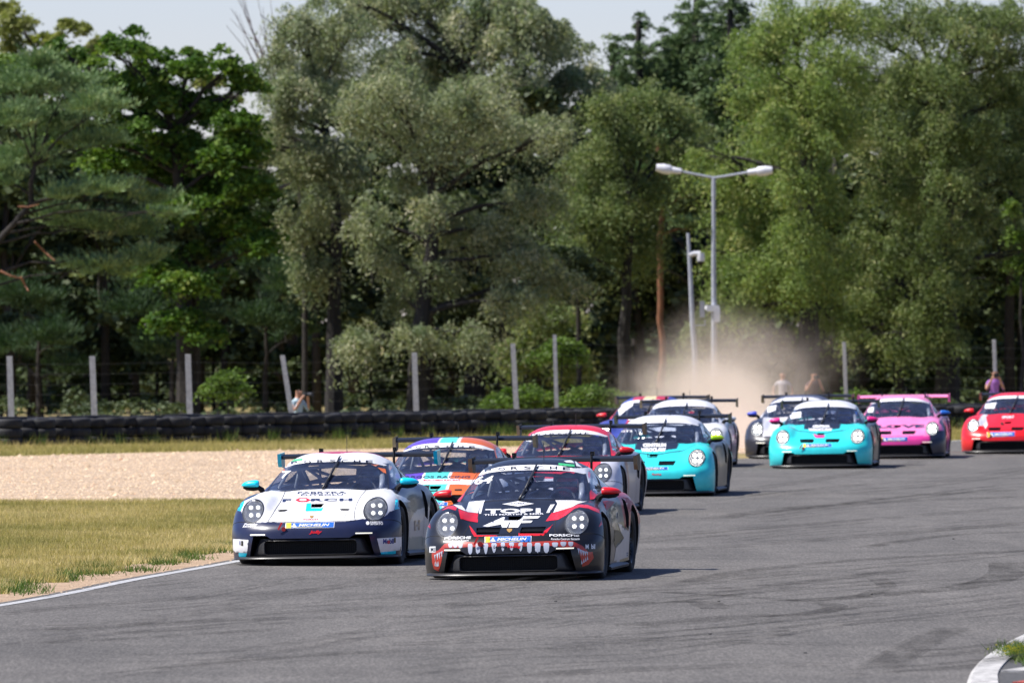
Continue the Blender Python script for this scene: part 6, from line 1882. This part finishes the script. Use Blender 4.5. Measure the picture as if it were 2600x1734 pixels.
for k in range(34):       # the wood goes on round the outside of the bend, right of the frame
    a_ = k / 33.0; x = 23 + 42 * a_ ** .8 + rr.uniform(-1, 1); y = 262 - 150 * a_ + rr.uniform(-3, 3) + (k % 2) * 6
    cme, tme = protos[k % 4]; r_ = empty('forest_tree', (x + (k % 2) * 5, y, 0), rr.uniform(0, 6)); s_ = rr.uniform(1.1, 1.35); r_.scale = (s_, s_, s_)
    tag(r_, 'dark forest tree outside the bend, beyond the right edge of the frame', 'tree', 'forest trees right of the frame')
    a = bpy.data.objects.new('crown', cme); COL.objects.link(a); a.parent = r_
    b_ = bpy.data.objects.new('trunk', tme); COL.objects.link(b_); b_.parent = r_
rng = np.random.default_rng(123); lows = []
for k in range(3):
    cl = [(rng.normal(0, .8), rng.normal(0, .6), rng.uniform(.5, 5.2), rng.uniform(.6, .95), .7, rng.uniform(.5, .8)) for q_ in range(11)]
    V, T = leaves(cl, 7000, 'broad', .24, rng); me_ = leafmesh('crown', V, T, rng); me_.materials.append(m_back)
    m = MB(); m.tube([(0, 0, -.4), (.1, 0, 2.0), (0, 0, 4.6)], [.07, .05, .03], 6); tm_ = m.mesh('trunk', True); tm_.materials.append(m_gbark); lows.append((me_, tm_))
x = -17.0; i = 0
while x < 17:
    cme, tme = lows[i % 3]; s_ = rr.uniform(.85, 1.15)
    r_ = empty('understorey_tree', (x, 259 + rr.uniform(-1.2, 1.2), 0), rr.uniform(0, 6)); r_.scale = (s_, s_, s_)
    tag(r_, 'low dark leafy tree in deep shade under the tall crowns', 'tree', 'low shaded trees under the canopy')
    a = bpy.data.objects.new('crown', cme); COL.objects.link(a); a.parent = r_
    b_ = bpy.data.objects.new('trunk', tme); COL.objects.link(b_); b_.parent = r_
    x += rr.uniform(1.3, 1.9); i += 1
# slim bare trunks in the shade
for i, (x, yb, yt, w_, lb) in enumerate(((412, 950, 740, .10, 'slim straight trunk left of the third fence post'), (450, 950, 730, .12, 'slim straight trunk right of the third fence post'), (1328, 950, 780, .08, 'thin reddish trunk left of the dust cloud'), (1180, 950, 760, .08, 'thin grey trunk behind the leaning middle post'), (720, 950, 760, .09, 'thin dark trunk right of the kneeling photographer'), (340, 950, 690, .08, 'thin dark trunk between the second and third post'))):
    if i in (1, 3, 4, 5) and i != 1: continue
    D = 238.0; m = MB(); m.tube([Vector((WX(x * K, D), D, -.35)), Vector((WX((x + 2) * K, D), D, WZ((yb + yt) / 2 * K, D))), Vector((WX((x - 2) * K, D), D, WZ((yt - 140) * K, D)))], [w_, w_ * .9, w_ * .7], 8)
    r_ = empty('slim_tree', (WX(x * K, D), D, -.35)); tag(r_, lb, 'tree', 'slim trunks behind the fence'); o = m.build('trunk', m_gbark, smooth=True); o.parent = r_; o.matrix_parent_inverse = Matrix.Translation(r_.location).inverted()
    cl = [(WX(x * K, D) + .5 * math.cos(q_ * 2), D + .4 * math.sin(q_ * 2), WZ((yt - 150) * K, D) + .3 * q_, .55, .55, .35) for q_ in range(3)]
    rng = np.random.default_rng(70 + i); V, T = leaves(cl, 2500, 'broad', .16, rng); o = link('crown', leafmesh('crown', V, T, rng), m_back, r_); o.matrix_parent_inverse = Matrix.Translation(r_.location).inverted()
# closing mass of distant wood and shaded undergrowth
rng = np.random.default_rng(99); cl = [(x, 313 + rng.uniform(-2, 2), z, 2.4, 1.5, 1.6) for x in np.arange(-25, 26, 2.0) for z in (.4, 2.0, 3.6, 5.2, 6.6)] + [(x, 308 + rng.uniform(-2, 2), z, 2.4, 1.5, 1.6) for x in np.arange(-25, 26, 2.0) for z in (.4, 2.0, 3.6, 5.0)]
cl += [(x, 303 + rng.uniform(-2, 2), z, 1.8, 1.2, 1.2) for x in np.arange(-25, 26, 1.5) for z in (.4, 1.8, 3.2, 4.6)]
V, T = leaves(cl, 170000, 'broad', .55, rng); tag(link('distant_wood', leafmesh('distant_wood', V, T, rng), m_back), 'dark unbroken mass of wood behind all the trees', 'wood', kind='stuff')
cl = [(x + rng.uniform(-.5, .5), rng.uniform(226, 262), rng.uniform(-.1, .5), 1.0, 1.5, .55) for x in np.arange(-18, 19, .45)] + [(x, rng.uniform(264, 300), rng.uniform(.2, 1.2), 1.5, 1.5, 1.0) for x in np.arange(-21, 22, .7)]
V, T = leaves(cl, 66000, 'broad', .16, rng); tag(link('undergrowth', leafmesh('undergrowth', V, T, rng), m_back), 'low shaded undergrowth at the foot of the trees', 'undergrowth', kind='stuff')

# ------------------------------------------------------------------ spectators and photographers
skin_m = plain('skin', (.48, .25, .16), .6, vary=.1, vscale=20); hair_m = plain('brown_hair', (.05, .025, .012), .8, vary=.3, vscale=40)
def cloth(n, c): return plain(n, c, .85, vary=.15, vscale=20)
def person(px, D, H, label, shirt, trousers, pose='camera', kneel=False, face=0.0, bag=None, zb=None):
    s_ = H / 1.72
    hip = .92 if not kneel else .50
    zb = gz(WX(px, D), D) if zb is None else zb
    sh = hip + .50; nk = hip + .57; hd = hip + .70
    J = [(0, 0, hip), (0, 0, hip + .15), (0, -.01, hip + .32), (0, 0, sh - .04), (0, -.01, nk), (0, -.03, hd - .05), (0, -.04, hd + .06)]
    Rr = [(.15, .11), (.13, .10), (.15, .105), (.14, .09), .055, .075, .085]
    E = [(0, 1), (1, 2), (2, 3), (3, 4), (4, 5), (5, 6)]
    def add(par, *pr):
        for p, r in pr:
            J.append(p); Rr.append(r); E.append((par, len(J) - 1)); par = len(J) - 1
        return par
    for sg in (-1, 1):
        if pose == 'camera': add(3, ((.19 * sg, 0, sh - .05), .055), ((.25 * sg, -.12, sh - .27), .043), ((.10 * sg, -.26, sh + .06), .034), ((.05 * sg, -.29, sh + .12), .032))
        else: add(3, ((.19 * sg, 0, sh - .05), .055), ((.28 * sg, .02, sh - .30), .042), ((.22 * sg, -.14, sh - .50), .033), ((.19 * sg, -.19, sh - .55), .03))
        if kneel: add(0, ((.10 * sg, 0, hip - .03), .09), ((.14 * sg, -.36, .42 if sg > 0 else .10), .062), ((.15 * sg, -.34 + (.42 if sg < 0 else 0), .08), .05), ((.15 * sg, -.46 + (.5 if sg < 0 else 0), .04), .04))
        else: add(0, ((.10 * sg, 0, hip - .06), .09), ((.11 * sg, -.02, .48), .062), ((.12 * sg, .02, .08), .045), ((.12 * sg, -.12, .03), .035))
    me = skin_person('person', J, E, Rr, None, None, sub=1)
    o = bpy.data.objects.new('person', me); COL.objects.link(o); o.location = (WX(px, D), D, zb); o.rotation_euler.z = face; o.scale = (s_,) * 3
    me.materials.append(skin_m); me.materials.append(shirt); me.materials.append(trousers); me.materials.append(hair_m)
    for p in me.polygons:
        c_ = p.center
        mi = 0
        if c_.z < hip + .03 and c_.z > .10: mi = 2
        elif c_.z <= .10: mi = 3
        elif c_.z < nk - .03 and (abs(c_.x) < .24) and c_.y > -.17: mi = 1
        elif c_.z > hd + .015 and c_.y > -.075 or c_.z > hd + .10: mi = 3
        p.material_index = mi
    tag(o, label, 'person', 'people behind the tyre wall')
    # nose, ears as small features and the camera
    m = MB(); m.box((0, -.128, hd + .0), (.022, .03, .035)); 
    f_ = m.build('nose', skin_m, o)
    for sg in (-1, 1):
        m = MB(); m.box((.082 * sg, -.03, hd + .01), (.014, .03, .05)); m.build('ear', skin_m, o)
        m = MB(); m.box((.032 * sg, -.118, hd + .035), (.02, .012, .010)); m.build('eye', M['black'], o)
    if pose == 'camera':
        m = MB(); zc = sh + .14; m.box((0, -.30, zc), (.14, .08, .10)); m.tube([(0, -.33, zc), (0, -.52, zc)], [.04, .052], 14)
        cobj = m.build('camera', M['plastic']); cobj.matrix_world = Matrix.Translation(o.location) @ Matrix.Rotation(face, 4, 'Z') @ Matrix.Scale(s_, 4); tag(cobj, 'dark camera held up by ' + label.split(',')[0].replace('person ', 'the person '), 'camera')
    return o
person(756, 199, 1.62, 'person in pale blue top, kneeling with a camera by the leaning post', cloth('pale_blue_shirt', (.42, .55, .60)), cloth('dark_trousers', (.03, .03, .05)), 'camera', True, .8, zb=-.02)
person(2525, 219.5, 1.56, 'person in white and violet top with red hair, by the right post', cloth('violet_white_shirt', (.38, .16, .50)), cloth('blue_trousers', (.04, .05, .12)), 'camera', False, .1)
person(1988, 212, 1.52, 'person in pale grey clothes, veiled by the dust', cloth('grey_shirt', (.40, .38, .40)), cloth('grey_trousers', (.12, .12, .13)), 'rest', False, -.2)
person(2066, 213, 1.50, 'person in a dark top, standing right of the dust cloud', cloth('dark_shirt', (.09, .05, .06)), cloth('brown_trousers', (.08, .06, .05)), 'camera', False, .2)

# ------------------------------------------------------------------ dust cloud
t = NT('dust'); t.t.nodes.remove(t.p)
pv = t.n('VolumePrincipled'); pv.inputs['Color'].default_value = (.90, .78, .665, 1); pv.inputs['Anisotropy'].default_value = .15
tc0 = t.n('TexCoord')
nz = t.n('TexNoise'); nz.inputs['Scale'].default_value = .42; nz.inputs['Detail'].default_value = 5; nz.inputs['Roughness'].default_value = .6; t.l(tc0.outputs['Object'], nz.inputs['Vector'])
sb_ = t.n('VectorMath', operation='SUBTRACT'); t.l(nz.outputs['Color'], sb_.inputs[0]); sb_.inputs[1].default_value = (.5, .5, .5)
sc_ = t.n('VectorMath', operation='MULTIPLY'); t.l(sb_.outputs[0], sc_.inputs[0]); sc_.inputs[1].default_value = (4.2, 6, 3.2)
wv_ = t.n('VectorMath', operation='ADD'); t.l(tc0.outputs['Object'], wv_.inputs[0]); t.l(sc_.outputs[0], wv_.inputs[1])
n1 = t.noise(t.obj((1, .6, 1)), .9, 6, .65, 1.2)
def blob(cx, cy, cz, rx, ry, rz, amp):
    mp = t.n('Mapping'); mp.vector_type = 'POINT'; t.l(wv_.outputs[0], mp.inputs[0])
    mp.inputs['Location'].default_value = (-cx / rx, -cy / ry, -cz / rz); mp.inputs['Scale'].default_value = (1 / rx, 1 / ry, 1 / rz)
    ln = t.n('VectorMath', operation='LENGTH'); t.l(mp.outputs[0], ln.inputs[0])
    ad = t.n('MapRange'); ad.interpolation_type = 'SMOOTHSTEP'; ad.inputs[1].default_value = 1.0; ad.inputs[2].default_value = .15; ad.inputs[3].default_value = 0; ad.inputs[4].default_value = amp
    t.l(ln.outputs['Value'], ad.inputs[0]); return ad.outputs[0]
cx0, cy0 = WX(1840, 205), 205.0
def rel(px, py, D): return (WX(px, D) - cx0, D - cy0, WZ(py, D))
bl = [(*rel(1835, 1050, 205), 2.1, 16, 1.45, .34), (*rel(1730, 1000, 208), 1.8, 14, 1.1, .09), (*rel(1850, 920, 212), 1.9, 14, 1.6, .050), (*rel(1970, 960, 210), 2.0, 12, 1.5, .045), (*rel(1868, 1110, 188), 1.2, 12, .9, .9), (*rel(1700, 930, 210), 1.3, 12, 1.2, .02)]
acc = None
for b_ in bl:
    o_ = blob(*b_)
    if acc is None: acc = o_
    else:
        ad = t.n('Math', operation='ADD'); t.l(acc, ad.inputs[0]); t.l(o_, ad.inputs[1]); acc = ad.outputs[0]
r_ = t.ramp(n1, [(.36, .10), (.64, 1.7)]); mu = t.n('Math', operation='MULTIPLY'); t.l(acc, mu.inputs[0]); t.l(r_, mu.inputs[1])
t.l(mu.outputs[0], pv.inputs['Density']); t.l(pv.outputs[0], t.out.inputs['Volume'])
m = MB(); m.box((0, 1, 2.72), (10.4, 46, 5.4)); o = m.build('dust_cloud', t.m); o.location = (cx0, cy0, 0)
tag(o, 'beige dust cloud drifting behind the cars at the foot of the lamp', 'dust', kind='stuff')
